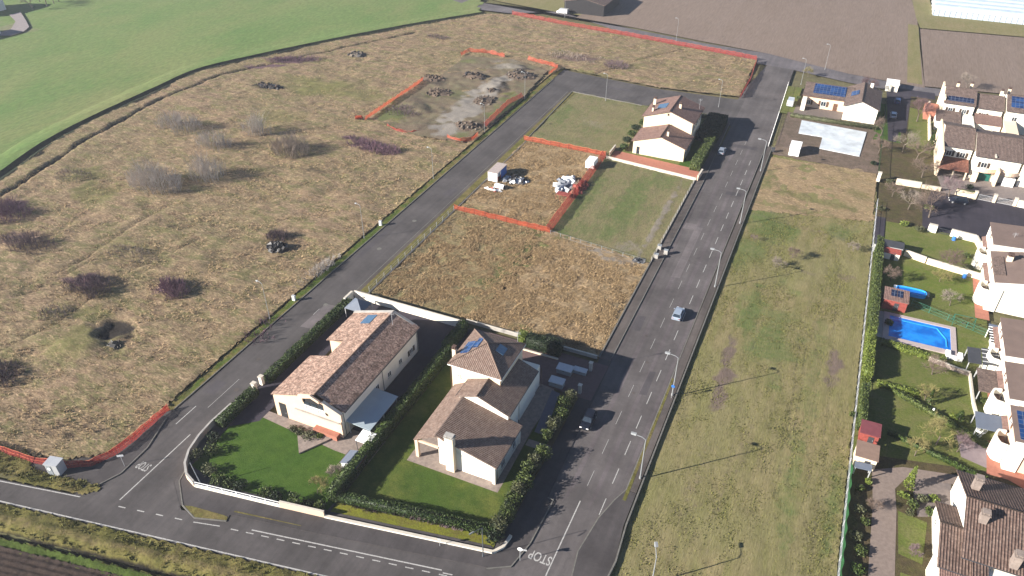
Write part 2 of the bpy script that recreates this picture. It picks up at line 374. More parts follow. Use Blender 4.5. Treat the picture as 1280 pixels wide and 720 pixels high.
def boxpts(x0, x1, y0, y1, z0, z1, n, jit=.05):
    areas = [(x1-x0)*(y1-y0), (y1-y0)*(z1-z0), (y1-y0)*(z1-z0), (x1-x0)*(z1-z0), (x1-x0)*(z1-z0)]
    f = rng.choice(5, n, p=np.array(areas)/sum(areas)); P = np.stack([rng.uniform(x0, x1, n), rng.uniform(y0, y1, n), rng.uniform(z0, z1, n)], -1)
    P[f == 0, 2] = z1; P[f == 1, 0] = x0; P[f == 2, 0] = x1; P[f == 3, 1] = y0; P[f == 4, 1] = y1
    bulge = vnoise(P[:, 0]*1.0+P[:, 2], P[:, 1]+P[:, 2], 1.3, 8)[:, None]*np.array([.2, .2, .2])
    return P+rng.normal(0, jit, P.shape)+bulge*np.sign(P-np.array([(x0+x1)/2, (y0+y1)/2, 0]))
def hedge(label, x0, x1, y0, y1, h, mat='hedge', dens=26, leaf=.13, name='hedge', group=None, z0=0):
    leaf = leaf*.72; dens = dens*1.9; n = int(dens*((x1-x0)*(y1-y0)+2*(x1-x0+y1-y0)*h)); P = boxpts(x0, x1, y0, y1, z0+.1, h, n)
    V, F = leafquads(P, leaf)
    i = .12; B = np.array([(x0+i, y0+i, z0), (x1-i, y0+i, z0), (x1-i, y1-i, z0), (x0+i, y1-i, z0), (x0+i, y0+i, h-i), (x1-i, y0+i, h-i), (x1-i, y1-i, h-i), (x0+i, y1-i, h-i)])
    k = len(V); V = np.concatenate([V, B]); F = np.concatenate([F, np.array([(0, 3, 2, 1), (4, 5, 6, 7), (0, 1, 5, 4), (1, 2, 6, 5), (2, 3, 7, 6), (3, 0, 4, 7)])+k])
    return tag(npmesh(name, V, F, mat), label, 'hedge', group)
def blob(cx, cy, cz, rx, ry, rz, n, shell=.75):
    d = rng.normal(size=(n, 3)); d /= np.linalg.norm(d, axis=1)[:, None]; r = shell+(1-shell)*rng.random(n)
    r = r*(1+.35*vnoise(d[:, 0]*3+cx, d[:, 1]*3+cy+d[:, 2]*2, 1.0, 6)); P = d*r[:, None]*np.array([rx, ry, rz])+np.array([cx, cy, cz]); return P
def shrub(label, x, y, r, h, mat='shrub', n=500, leaf=.14, name='shrub', lumps=4, group=None, z=0):
    t = thing(name, label, 'shrub', (x, y, z), group); Ps = []
    for i in range(lumps):
        a = random.random()*6.28; d = r*.45*random.random() if lumps > 1 else 0; q = random.uniform(.6, .9) if lumps > 1 else 1
        Ps.append(blob(d*math.cos(a), d*math.sin(a), h*.5*random.uniform(.85, 1.1), r*q, r*q, h*.5*q, n//lumps, .55))
    P = np.concatenate(Ps); P[:, 2] = np.abs(P[:, 2]); V, F = leafquads(P, leaf); npmesh('foliage', V, F, mat, t)
    b = MB()
    for i in range(3): b.seg((0, 0, 0), (random.uniform(-.3, .3)*r, random.uniform(-.3, .3)*r, h*.55), .05, .02, 4)
    b2 = b.build('stem', 'trunk'); b2.parent = t
    return t
def branches(mb, p, d, L, r, depth, spread=.6, ratio=.72, kids=3, up=.15, tips=None):
    q = p+d*L; mb.seg(p, q, r, r*.62, 3)
    if depth == 0:
        return
    for i in range(kids):
        v = Vector((random.gauss(0, 1), random.gauss(0, 1), random.gauss(0, .6))).normalized()
        nd_ = (d+v*spread+Vector((0, 0, up))).normalized(); s = p+d*L*random.uniform(.45, 1.0)
        branches(mb, s, nd_, L*ratio*random.uniform(.75, 1.15), max(r*.6, .011), depth-1, spread, ratio, kids, up)
def baretree(label, x, y, h, mat='twig', kids=4, depth=4, spread=.7, name='bare_tree', rmin=.02, group=None, cat='tree', stems=1, z=0):
    t = thing(name, label, cat, (x, y, z), group); tr = MB(); cr = MB()
    for k in range(stems):
        off = Vector((random.gauss(0, .4*(stems > 1)), random.gauss(0, .4*(stems > 1)), 0)); d0 = Vector((random.gauss(0, .1+.25*(stems > 1)), random.gauss(0, .1+.25*(stems > 1)), 1)).normalized()
        tl = h*(.28 if stems == 1 else .12); top = off+d0*tl; tr.seg(off, top, .022*h, .016*h, 6)
        for i in range(kids+1):
            v = Vector((random.gauss(0, 1), random.gauss(0, 1), 0)).normalized(); d = (d0*.75+v*spread).normalized()
            branches(cr, off+d0*tl*random.uniform(.7, 1), d, h*.26, .0075*h, depth-1, spread, .74, kids, .12)
    o = tr.build('trunk', 'trunk'); o.parent = t; o = cr.build('crown', mat); o.parent = t
    return t
def bramble(label, x, y, rx, ry, h, n, mat='twigpurple', name='bramble', lean=0, rad=.022, up=1.0, group=None, z=0.1, cat='shrub', rot=0):
    """thicket of many thin bare stems"""
    b = MB(); ca, sa = math.cos(rot), math.sin(rot)
    for i in range(n):
        a = random.random()*6.283; q = math.sqrt(random.random()); u = q*rx*math.cos(a); v = q*ry*math.sin(a); px = u*ca-v*sa; py = u*sa+v*ca
        if vnoise(np.array([px+x]), np.array([py+y]), max(.9, ry*.55), 21)[0] < -.12+.0*q and q > .35: continue
        hh = h*(1-.55*q*q)*random.uniform(.5, 1.1); p = Vector((px, py, 0)); d = Vector((random.gauss(0, .35)+.25*px/rx+lean, random.gauss(0, .35)+.25*py/ry, up)).normalized()
        m = p+d*hh*.6; b.seg(p, m, rad*1.3, rad, 3)
        for k in range(3):
            e = (d+Vector((random.gauss(0, .45), random.gauss(0, .45), random.gauss(0, .25)))).normalized(); b.seg(p+d*hh*random.uniform(.3, .6), m+e*hh*random.uniform(.25, .5), rad, rad*.5, 3)
    o = b.build(name, mat); o.location = (x, y, z); return tag(o, label, cat, group)
# ================================================================ GROUND
gm_dry = ground_mat('dry grass', C(174, 150, 122), C(156, 142, 108), C(138, 114, 94), .035, .30, 1.5, (1, 2.6, 1), .75, .6, True,
                    [C(58, 52, 48), C(132, 130, 82), C(118, 92, 100)], isl=0, contrast=.8, extra=(C(138, 132, 92), C(206, 178, 144, 1.75), C(112, 92, 74)))
gm_lot = ground_mat('tan grass', C(188, 162, 128), C(168, 148, 114), C(148, 126, 98), .08, .5, 1.7, (1, 2.4, 1), .6, .5, True,
                    [C(84, 78, 70), C(122, 124, 78), C(158, 148, 136)], contrast=.7, extra=(C(172, 152, 118), C(216, 186, 148, 1.75), C(132, 112, 88)))
gm_mead = ground_mat('meadow grass', C(148, 142, 100), C(160, 146, 108), C(136, 134, 86), .03, .3, 3.0, (1.6, .3, 1), .03, .3, True,
                     [C(98, 94, 80), C(112, 126, 74), C(132, 116, 106)], contrast=.42)
gm_green = ground_mat('green pasture', C(124, 148, 88), C(140, 148, 96), C(112, 142, 80), .012, .05, 1.0, (1, .45, 1), .5, .25, True,
                      [C(60, 70, 45), C(100, 140, 70), C(150, 140, 120)], contrast=.4)
gm_plough = ground_mat('ploughed soil', C(150, 133, 121), C(144, 127, 115), C(155, 138, 127), .01, .12, 1.4, (1.5, .12, 1), -.05, .2, contrast=.35)
gm_soil = ground_mat('dark soil', C(78, 66, 62), C(70, 60, 56), C(90, 76, 68), .2, 1, 6, bump=.6, contrast=.7)
gm_verge = ground_mat('verge grass', C(128, 124, 68), C(142, 128, 84), C(100, 100, 52), .1, .5, 2, bump=.5, attr=True, cpatch=[C(45, 42, 36), C(90, 108, 48), C(150, 130, 100)], contrast=.8)
gm_lawn = ground_mat('mown lawn', C(76, 108, 40), C(86, 112, 44), C(64, 94, 32), .12, .6, 5, bump=.25, contrast=.45)
gm_lawn3 = ground_mat('patchy lawn', C(80, 104, 42), C(112, 120, 58), C(66, 90, 34), .14, .4, 5, bump=.25, contrast=.5)
gm_lawn2 = ground_mat('garden grass', C(118, 126, 66), C(106, 120, 56), C(132, 130, 84), .1, .5, 3, bump=.3, contrast=.5)
gm_base = ground_mat('bare land', C(130, 122, 92), C(120, 120, 84), C(110, 104, 80), .01, .1, 1, contrast=.4)
gm_soilb = ground_mat('bare earth', C(140, 122, 110), C(126, 112, 98), C(112, 98, 84), .15, .6, 3, bump=.4, contrast=.5)
gm_bed = ground_mat('planting bed', C(112, 98, 74), C(98, 96, 58), C(84, 74, 60), .3, 1, 4, bump=.5, contrast=.7)
tuft_dry = leafmat('dry grass blades', C(160, 134, 100), C(206, 178, 138, 1.7), gloss=.9)
tuft_grn = leafmat('green grass blades', C(96, 98, 44), C(150, 146, 84), gloss=.9)

g = MB().box(-1500, 1500, -300, 2500, -1.4, -.9).build('ground', gm_base); struct(g)
hz = MB().box(-1600, 1600, -400, 2600, -2.5, 100).build('haze', plain('air', (1, 1, 1, 1))); hz['kind'] = 'stuff'; hz['label'] = 'thin winter haze'
hm = bpy.data.materials.new('haze air'); hm.use_nodes = True; hn = hm.node_tree; hn.nodes.remove(hn.nodes['Principled BSDF']); pvn = hn.nodes.new('ShaderNodeVolumePrincipled')
pvn.inputs['Density'].default_value = HAZE; pvn.inputs['Color'].default_value = (.86, .9, 1, 1); pvn.inputs['Anisotropy'].default_value = .2; hn.links.new(pvn.outputs[0], hn.nodes['Material Output'].inputs['Volume']); hz.data.materials.clear(); hz.data.materials.append(hm)
# near ground under everything (roads, plots)
sheet('ground', [(-110, -60), (130, 0), (150, 300), (-95, 300)], gm_base, z=-.5)
ditch = [(-172, 60)]+GP((0, 221), (58, 180), (120, 147), (200, 110), (250, 88), (320, 71), (420, 50), (520, 31), (605, 17))
def smooth(P, k=6):
    Q = [P[0]]+list(P)+[P[-1]]; out = []
    for i in range(1, len(Q)-2):
        for j in range(k):
            t = j/k; a, b, c, d = Q[i-1], Q[i], Q[i+1], Q[i+2]
            out.append(tuple(.5*((2*b[m])+(-a[m]+c[m])*t+(2*a[m]-5*b[m]+4*c[m]-d[m])*t*t+(-a[m]+3*b[m]-3*c[m]+d[m])*t**3) for m in (0, 1)))
    return out+[P[-1]]
def offset(P, o):
    r = []
    for i in range(len(P)):
        a = P[max(0, i-1)]; b = P[min(len(P)-1, i+1)]; d = Vector((b[0]-a[0], b[1]-a[1])).normalized(); r.append((P[i][0]+d.y*o, P[i][1]-d.x*o))
    return r
def ribbon(name, P, prof, mat):
    V = []; n = len(prof)
    offs = [offset(P, o) for o, z in prof]
    for i in range(len(P)):
        for j, (o, z) in enumerate(prof): V.append((offs[j][i][0], offs[j][i][1], z+.06*math.sin(i*1.7+j)))
    F = [(i*n+j, i*n+j+1, (i+1)*n+j+1, (i+1)*n+j) for i in range(len(P)-1) for j in range(n-1)]
    return struct(npmesh(name, np.array(V), np.array(F), mat))
ditch = smooth(ditch)
trace = [(-168, 60)]+GP((0, 246), (60, 208), (100, 180), (200, 124), (280, 93), (330, 82), (420, 62), (520, 41))
north = GP((607, 18), (640, 19), (700, 31), (790, 47), (870, 62), (945, 76))       # red fence line
green_poly = offset(ditch, -4)+[(-146, 292), (-160, 330), (-190, 420), (-700, 560), (-800, 120), (-300, -40), (-180, -20)]
field('field', green_poly, 2.6, gm_green, z0=.0, amps=((.25, 40),), patches=[(-298, 192, 16, 10, .3, 2, .6, 0), (-250, 300, 90, 14, .3, 1, .8, 0)])
ribbon('grass_verge', ditch, [(-8.5, -.25), (-7, .32), (-3.0, .34), (-1.5, .33)], gm_green)
ribbon('ditch', ditch, [(-1.5, .33), (-.9, -.35), (-.1, -.55), (.6, -.4), (1.2, .34), (1.9, .36)], ground_mat('ditch weeds and shade', C(52, 60, 44), C(44, 50, 42), C(70, 78, 50), .3, 1, 4, bump=.5))  # weed colour kept dark; it also carries the ditch's shade
sheet('path', GP((0, 46), (14, 46), (30, 41), (37, 35), (33, 27), (26, 16), (12, 20), (20, 28), (14, 38), (0, 42)), plain('gravel', C(165, 155, 155), .9, var=.15), z=.45)
# rough dry field
lroadL = -87.4
dry_poly = offset(ditch, 1.3)+north[1:]+[(-27.2, 233.4), (-53, 231), (-80, 234.5), (-86.2, 236), (-88.4, 228), (-87.6, 200), (-87.4, 60), (-86.8, 52), (-88, 46.5), (-92, 43.0), (-97, 41.6), (-104, 40.5), (-150, 33)]
def w(x, y, rx, ry, ang, ch, st, dz=0): p = G(x, y); return (p[0], p[1], rx, ry, ang, ch, st, dz)
dp = [w(145, 412, 4.2, 3.6, .3, 0, 1, -.9), w(0, 468, 4.5, 3, .8, 0, .9, -.5), w(345, 306, 3, 2, 0, 0, .9, 0), w(100, 430, 7, 6, 0, 1, .6, .5), w(115, 392, 6, 3, 0, 1, .6),
      w(110, 352, 6, 3, 0, 2, .9), w(213, 362, 4, 3, 0, 2, 1), w(10, 262, 7, 4, .6, 2, 1), w(460, 182, 9, 3.5, -.2, 2, 1), w(485, 190, 4, 3, -.2, 2, 1), w(365, 76, 11, 4, .2, 2, 1), w(330, 84, 8, 3, .5, 2, .8),
      w(25, 300, 7, 4, .2, 2, .55), w(105, 218, 8, 5, .4, 1, .6), w(120, 240, 7, 6, 0, 1, .6), w(395, 110, 14, 10, 0, 1, .7), w(440, 120, 16, 8, 0, 1, .6), w(350, 150, 14, 8, .3, 1, .5), w(560, 235, 6, 8, 0, 1, .6),
      w(445, 70, 3, 2, 0, 0, .6), w(548, 48, 3, 1.6, 0, 0, .6), w(335, 110, 7, 2.2, .2, 0, .9), w(372, 116, 2.5, 1.5, 0, 0, .8), w(222, 152, 7, 3, 0, 0, .45), w(180, 235, 5, 4, 0, 0, .3),
      w(735, 75, 14, 6, .2, 2, .6), w(700, 70, 10, 5, .2, 2, .4), w(770, 85, 4, 2, 0, 0, .6), w(735, 92, 8, 4, 0, 1, .6), w(145, 305, 9, 5, .3, 1, .4), w(330, 250, 8, 5, .2, 1, .3), w(60, 470, 10, 5, .2, 2, .25),
      w(300, 460, 6, 5, .2, 2, .2), w(250, 330, 10, 3, .6, 0, .3), w(30, 360, 9, 4, .3, 0, .3), w(200, 405, 6, 4, .4, 0, .25), w(120, 540, 10, 4, .2, 2, .25), w(395, 215, 5, 2, .2, 0, .5), w(220, 285, 4, 2.5, 0, 0, .5)]
construction = [(p[0], p[1]) for p in GP((455, 152), (530, 103), (583, 68), (640, 72), (695, 88), (608, 162), (580, 182), (520, 170))]
for (x, y, rx, ry, a, ch, st) in [(585, 140, 9, 13, .3, 3, 0), (510, 150, 6, 6, .1, 1, .9), (490, 140, 5, 9, .6, 1, .9), (575, 165, 5, 4, .2, 1, .7), (640, 120, 5, 8, .5, 1, .8), (500, 160, 5, 3, 0, 0, .5)]:
    if ch < 3: dp.append(w(x, y, rx, ry, a, ch, st, .1))
sway = [GP((60, 350), (110, 322), (170, 280), (215, 255)), GP((20, 372), (70, 352), (130, 318)), GP((0, 440), (70, 405), (170, 335), (250, 300))]
field('field', dry_poly, .62, gm_dry, z0=.30, amps=((.26, 9), (.18, 3.6), (.15, 1.5)), patches=dp, stretch=(.75, 2.2), edge=.8,
      lines=[(trace, .8, -.75, 0, .95), (GP((706, 112), (745, 92), (800, 75), (853, 62)), .5, -.3, 0, .6)]+[(s, .5, -.25, 0, .5) for s in sway])
sheet('track', GP((700, 14), (640, 17), (600, 12), (560, -2), (530, -6), (545, -14), (600, 3), (660, 11), (720, 22), (790, 36), (880, 54), (960, 67), (1060, 92), (1130, 106), (1290, 124), (1290, 131), (1130, 116), (1060, 103), (985, 86), (950, 80), (870, 60), (790, 45)), asphalt('far road asphalt', C(122, 117, 120)), z=.012)
# tufts over the rough field, thinner with distance
near = lambda X, Y: rng.random(X.shape) < np.clip(1.35-np.hypot(X, Y)/190, .12, 1)
keepd = lambda X, Y: near(X, Y) & (dseg(X, Y, ditch) > 1.6) & ~((np.hypot((X-dp[0][0])/4, (Y-dp[0][1])/3.4) < 1)) & ~inpoly(X, Y, construction)
tufts('dry_grass', dry_poly, 260000, tuft_dry, .34, .065, .27, (.75, .1), 2, 'dry tussocky grass over the rough field', clump=2.4, keep=keepd)
# far fields
pl_poly = GP((720, 22), (762, -4), (850, -40), (1120, -60), (1146, 20), (1150, 60), (1156, 110), (1060, 92), (960, 67), (880, 52), (790, 34))
sheet('field', pl_poly, gm_plough, z=.03)
sheet('field', GP((1150, 36), (1290, 48), (1500, 70), (1500, 160), (1285, 120), (1156, 108), (1152, 60)), gm_plough, z=.034)
sheet('grass_strip', GP((1138, -10), (1160, -6), (1168, 19), (1300, 32), (1480, 50), (1480, 66), (1290, 47), (1150, 35), (1145, 22)), gm_mead, z=.038)
sheet('grass_strip', GP((1135, 30), (1148, 32), (1153, 106), (1134, 103)), gm_mead, z=.042)
sheet('grass_strip', GP((560, -14), (625, 2), (690, 14), (730, 20), (762, -4), (800, -30), (600, -60), (500, -40)), gm_mead, z=.026)
# bare working area inside the safety fences
cm = ground_mat('trampled gravel', C(150, 134, 112), C(134, 128, 100), C(124, 106, 90), .12, .5, 3, bump=.4, attr=True, cpatch=[C(78, 70, 66), C(120, 126, 80), C(168, 160, 150)], contrast=.6)
work_poly = GP((470, 152), (500, 132), (535, 108), (583, 72), (640, 76), (685, 90), (655, 122), (606, 163), (578, 180), (520, 172))
field('working_area', work_poly, .6, cm, z0=.62, amps=((.16, 6), (.14, 1.7)), edge=5,
      patches=[w(620, 110, 3.5, 9, .5, 0, .8, .5), w(650, 90, 4, 6, .4, 0, .8, .4), w(640, 130, 5, 9, .5, 1, .7), w(520, 130, 4, 9, .7, 0, .5, .3), w(535, 142, 4, 4, .2, 0, .5, .4), w(490, 145, 5, 9, .6, 1, .9),
               w(595, 160, 4, 3, 0, 0, .6, .4), w(545, 105, 4, 4, 0, 0, .6, .3), w(585, 78, 4, 4, 0, 1, .6), w(575, 170, 6, 3, 0, 1, .6), w(562, 163, 5.5, 6, .3, 2, 1.0), w(576, 145, 4.5, 12, -.2, 2, 1.05), w(592, 127, 4, 12, -.2, 2, 1.0), w(612, 110, 3.8, 14, -.2, 2, .95), w(636, 84, 7, 7, .1, 2, .6), w(560, 120, 9, 6, .4, 1, .5), w(630, 140, 4, 9, -.3, 1, .8), w(530, 160, 7, 4, 0, 0, .4)])
# ---------------------------------------------------------------- plots between the roads
gm_lotb = ground_mat('olive tan grass', C(166, 148, 114), C(150, 138, 100), C(134, 120, 90), .08, .5, 1.7, (1, 2.4, 1), .6, .5, True, [C(84, 78, 70), C(122, 124, 78), C(158, 148, 136)], contrast=.7, extra=(C(146, 138, 98), C(196, 172, 134, 1.75), C(118, 104, 80)))
field('plot', [(-74.6, 98.2), (-51.9, 98.2), (-51.9, 134.2), (-74.6, 134.2)], .38, gm_lotb, z0=.12, amps=((.1, 5), (.10, 1.6), (.08, .8)), stretch=(.8, 1.6),
      patches=[(-53.5, 122, 4, 15, -.1, 1, 1, 0), (-56, 128, 4, 4, 0, 1, .5, 0), (-73, 110, 2, 12, 0, 0, .4, 0), (-70, 130, 5, 3, 0, 1, .4, 0)])
field('plot', [(-51.9, 98.2), (-27.2, 98.2), (-27.2, 129.0), (-51.9, 134.2)], .38, gm_lot, z0=.12, amps=((.1, 5), (.09, 1.8), (.08, .7)), stretch=(1.3, 1.6),
      patches=[(-50.5, 124, 2.4, 9, -.1, 1, .8, 0), (-40, 100, 12, 1.4, 0, 1, .6, 0), (-28.5, 112, 1.2, 14, 0, 0, .5, 0)], lines=[([(-51.3, 99), (-51.5, 112), (-51.0, 128)], .6, -.35, 0, 1.2)])
field('plot', [(-74.6, 134.2), (-51.9, 134.2), (-51.9, 176.4), (-75.2, 176.4)], .42, gm_lot, z0=.12, amps=((.1, 5), (.08, 1.6), (.07, .8)), stretch=(.5, 1.6),
      patches=[(-72, 137, 6, 3, 0, 1, .5, 0), (-54, 138, 4, 4, 0, 1, .6, 0), (-60, 170, 8, 4, 0, 1, .3, 0), (-64, 146, 6, 6, 0, 0, .25, 0)])
gm_plot = ground_mat('green tan grass', C(140, 134, 96), C(124, 128, 84), C(150, 136, 106), .09, .5, 2.4, (1.6, .5, 1), 0, .4, True, [C(84, 78, 70), C(108, 124, 72), C(158, 148, 136)], contrast=.6)
field('plot', [(-51.9, 133.2), (-27.2, 130.2), (-27.2, 172), (-51.9, 175.2)], .42, gm_plot, z0=.08, amps=((.05, 4), (.04, 1.2)), stretch=(1.45, 2.2),
      patches=[(-49, 150, 3.5, 26, 0, 1, .55, 0), (-39, 156, 4, 24, 0, 1, .6, 0), (-33, 168, 5, 6, 0, 1, .5, 0), (-44, 138, 5, 5, 0, 1, .4, 0), (-30, 150, 1, 26, 0, 2, .7, .06), (-34, 135, 4, 3, 0, 2, .5, 0)])
field('plot', [(-75.2, 176.4), (-51.2, 176.4), (-51.2, 178), (-47, 190), (-49.5, 214.6), (-76.4, 217)], .6, gm_plot, z0=.12, amps=((.08, 5), (.05, 1.6)), stretch=(.5, 1.6),
      patches=[(-72, 200, 4, 14, 0, 1, .5, 0), (-66, 182, 10, 4, 0, 1, .4, 0), (-62, 196, 6, 5, 0, 2, .35, 0)])
tufts('dry_grass', [(-74.4, 98.6), (-27.6, 98.6), (-27.6, 128.6), (-52, 134), (-74.4, 134)], 60000, tuft_dry, .28, .075, .05, (.7, .1), 3, 'dry tan grass over the empty plots', clump=1.8)
tufts('dry_grass', [(-74.4, 134.4), (-52.1, 134.4), (-52.1, 176), (-75, 176)], 24000, tuft_dry, .28, .08, .05, (.6, .1), 3, 'dry grass inside the fenced plot', clump=1.8)
PLOTFENCES = 1
# rubble and weeds between plots
field('grass_strip', [(-51.9, 129.6), (-27.2, 126.8), (-27.2, 131), (-51.9, 135)], .4, gm_lot, z0=.16, amps=((.1, 2), (.08, .8)), edge=.6, patches=[(-34, 129, 5, 2, 0, 2, .9, .1), (-30, 128.5, 2, 1.3, 0, 0, .7, 0), (-48, 132.5, 4, 1.5, 0, 1, .7, 0), (-40, 131, 4, 1, 0, 2, .8, 0)])
# ---------------------------------------------------------------- meadow right of the road
mead = [(-12.35, 20), (14.6, 20), (14.6, 178), (13.9, 190), (12, 196.5), (-12.6, 205), (-13.0, 186), (-12.35, 150)]
mp = [w(908, 470, 2.4, 3.6, 0, 2, 1), w(912, 440, 1.3, 6, 0, 2, .9), w(900, 495, 1.6, 4, 0, 2, .8), w(1043, 455, 1.6, 4.5, 0, 2, .9), w(1040, 475, 1.8, 3, 0, 2, .6), w(1000, 300, 4, 3, 0, 0, .3), w(925, 310, 6, 10, 0, 1, .6), w(960, 280, 8, 8, 0, 1, .8), w(1050, 290, 5, 5, 0, 1, .6),
      w(970, 420, 6, 20, 0, 1, .6), w(1055, 345, 3, 2, 0, 2, .5), w(1005, 340, 3, 2, 0, 2, .45), w(940, 385, 3, 12, 0, 1, .7), w(990, 600, 2, 18, 0, 1, .5), w(1040, 640, 1.5, 12, 0, 1, .6), w(930, 560, 2, 10, 0, 2, .3), w(870, 600, 2, 12, 0, 2, .35),
      w(1015, 480, 2, 30, 0, 1, .4), w(965, 262, 10, 1.5, 0, 2, .5)]
field('meadow', mead, .55, gm_mead, z0=-.10, amps=((.08, 14), (.05, 2.2), (.035, .9)), stretch=(1.5, 3), patches=mp,
      lines=[(GP((985, 600), (1000, 500), (1008, 430)), .35, -.05, 0, .42), (GP((970, 620), (990, 500), (1000, 430)), .35, -.05, 0, .42), (GP((1015, 700), (1030, 560), (1040, 440), (1052, 330)), .35, -.05, 0, .4), (GP((1000, 700), (1016, 560), (1026, 440)), .3, -.04, 0, .36), (GP((880, 700), (915, 560), (945, 420), (960, 330)), .5, 0, 2, .3), (GP((1060, 300), (900, 255)), 1.4, 0, 2, .35)])
field('meadow', GP((946, 240), (938, 262), (1092, 277), (1096, 212), (1010, 203), (962, 196)), .6, gm_lot, z0=-.02, amps=((.08, 5), (.09, 1.6)), edge=1.5,
      patches=[w(1000, 262, 14, 2, 0, 1, .5), w(1070, 240, 6, 6, 0, 1, .5), w(960, 225, 3, 8, 0, 1, .6), w(1020, 250, 16, 3, -.1, 1, .6)])
tufts('meadow_grass', mead, 60000, tuft_grn, .14, .07, -.12, (.1, .1), 2, 'short green and tan grass of the mown meadow', clump=3)
# ---------------------------------------------------------------- roads
sheet('road', [(-25.1, 40), (-14.25, 40), (-14.25, 150), (-13.8, 200), (-15.2, 268), (-23.5, 274), (-27.2, 240), (-27.6, 222), (-25.4, 210)], M['asph'], z=.0)
sheet('road', [(-25.3, 210), (-25.3, 231.5), (-53, 230.4), (-82, 234.2), (-86.0, 235), (-86.3, 228), (-85.9, 200), (-85.6, 100), (-85.2, 40), (-77.6, 40), (-77.4, 100), (-77.5, 200), (-76.9, 216.5), (-53.4, 214.6), (-40, 213.6), (-30, 216), (-27.2, 210)], M['asphdk'], z=.004)
def brd(x, off=0): return 51.04+.181*x+off      # lower edge line of the bottom road: y as a function of x
bro = [(-160, brd(-160, -.3)), (20, brd(20, -.3)), (20, 57), (-13, 53.6), (-32.2, 51.6), (-62, 46.0), (-70, 43.2), (-84.8, 39.3), (-97.9, 36.7), (-160, 25.3)]
sheet('road', bro, M['asphdk'], z=.008)
sheet('road', [(-86, 39), (-86, 60), (-77.4, 60), (-74.8, 46.7), (-70.0, 43.2)], M['asphdk'], z=.012)
sheet('road', [(-25.0, 51), (-25.0, 62), (-15.4, 69.5), (-14.25, 69.5), (-16.2, 60), (-16.6, 55), (-14.6, 51), (-10, 50)], M['asph'], z=.010)
sheet('road', [(-89, 40.5), (-88, 60), (-12.6, 60), (-12.6, 54.5), (-62, 45.9), (-84, 40.5)], M['asphdk'], z=-.006)
# pavements (raised slabs)
def pave(poly, mat='asphpv', h=.13): return sheet('pavement', poly, M[mat], z=h, th=.2)
pave([(-14.25, 72), (-12.75, 72), (-12.75, 200), (-13.7, 200)], 'asphpv')
pave([(-14.25, 71.9), (-15.2, 69.6), (-16.3, 65.7), (-17.0, 59.5), (-16.4, 55), (-12.8, 52.5), (-12.3, 52.6), (-12.1, 60), (-12.75, 66), (-12.75, 71.9)], 'asphpv2')
pave([(-27.1, 98), (-25.15, 98), (-25.15, 172), (-26.2, 212), (-28, 213), (-27.1, 172)], 'asphpv')
pave([(-77.4, 97.6), (-74.7, 97.6), (-74.7, 177), (-75.4, 216), (-77.4, 216)], 'asphpv')
pave([(-77.4, 60), (-77.4, 97.5), (-76.8, 97.5), (-76.8, 60)], 'asphpv')
sheet('grass_verge', [(-76.6, 98), (-75.0, 98), (-75.0, 216), (-76.6, 216)], gm_verge, z=.15)
pave([(-27.0, 55.2), (-27.0, 98), (-24.9, 98), (-24.0, 66.1), (-22.8, 66.0), (-23.2, 58), (-24.2, 53.8), (-27, 52.4), (-32, 51.4), (-50, 47.8), (-62, 45.6), (-63.2, 45.3), (-62.9, 44.3), (-67.3, 42.9), (-70.4, 43.9), (-74.0, 47.0), (-75.2, 50.4), (-76.6, 54), (-77.2, 60), (-75.0, 60), (-74.6, 50), (-66, 48.6), (-50, 51.6), (-28, 55.6)], 'asphpv2', .10)
pave([(-95, 39.4), (-84.2, 41.6), (-82.9, 44.6), (-83.2, 50), (-85.3, 56), (-87, 56), (-88, 47), (-93, 43.2), (-99, 42)], 'asphpv2', .10)
sheet('grass_verge', [(-63.2, 44.9), (-62.9, 44.3), (-67.3, 43.0), (-70.2, 43.9), (-69, 44.3), (-64, 44.9)], gm_verge, z=.125)
sheet('grass_verge', [(-63, 45.9), (-53, 47.8), (-53, 47.9), (-63, 46.15)], gm_verge, z=.118)
sheet('grass_verge', [(-14.2, 70), (-13.7, 70), (-13.8, 98), (-14.2, 98)], gm_verge, z=.145)
field('grass_verge', [(-87.5, 56), (-85.7, 58), (-85.6, 100), (-86.0, 236), (-87.8, 236), (-87.3, 100)], .3, gm_verge, z0=.08, amps=((.08, 2), (.05, .7)), patches=[(-86.5, 100, 1, 60, 0, 1, .8, 0), (-87.0, 190, 1.2, 40, 0, 1, .7, 0)])
def gverge(poly, z0=.25, **k): return field('grass_verge', poly, .4, gm_verge, z0=z0, amps=((.16, 2.5), (.14, .9)), edge=.6, **k)
gverge([(-150, 30), (-97, 37.6), (-95, 39.4), (-99, 42), (-104, 40.8), (-150, 33.5)])
gverge([(-97, 37.0), (-84.5, 39.6), (-83.2, 41.0), (-84.2, 41.8), (-95, 39.6)], .14)
so = [(-220, brd(-220, -.4)), (20, brd(20, -.4)), (20, brd(20, -5.2)), (-220, brd(-220, -5.2))]
gverge(so, .15, lines=[([(-220, brd(-220, -4.6)), (20, brd(20, -4.6))], .7, -.7, 0, .9), ([(-220, brd(-220, -2.6)), (20, brd(20, -2.6))], 1.0, .25, 2, .4)])  # dark line puts the ditch's shadow into the colour along the dip
tufts('verge_grass', [(-160, brd(-160, -.6)), (0, brd(0, -.6)), (0, brd(0, -4.2)), (-160, brd(-160, -4.2))], 26000, tuft_grn, .45, .09, .05, (.15, .05), 4, 'long yellow green grass beside the bottom road', clump=1.2)
tufts('verge_grass', [(-130, 30), (-97, 37.6), (-84.5, 39.8), (-84, 41.6), (-95, 39.8), (-99, 42), (-104, 41), (-130, 36)], 7000, tuft_grn, .4, .09, .05, (.15, .05), 4, 'yellow green grass round the corner cabinet', clump=1.2)
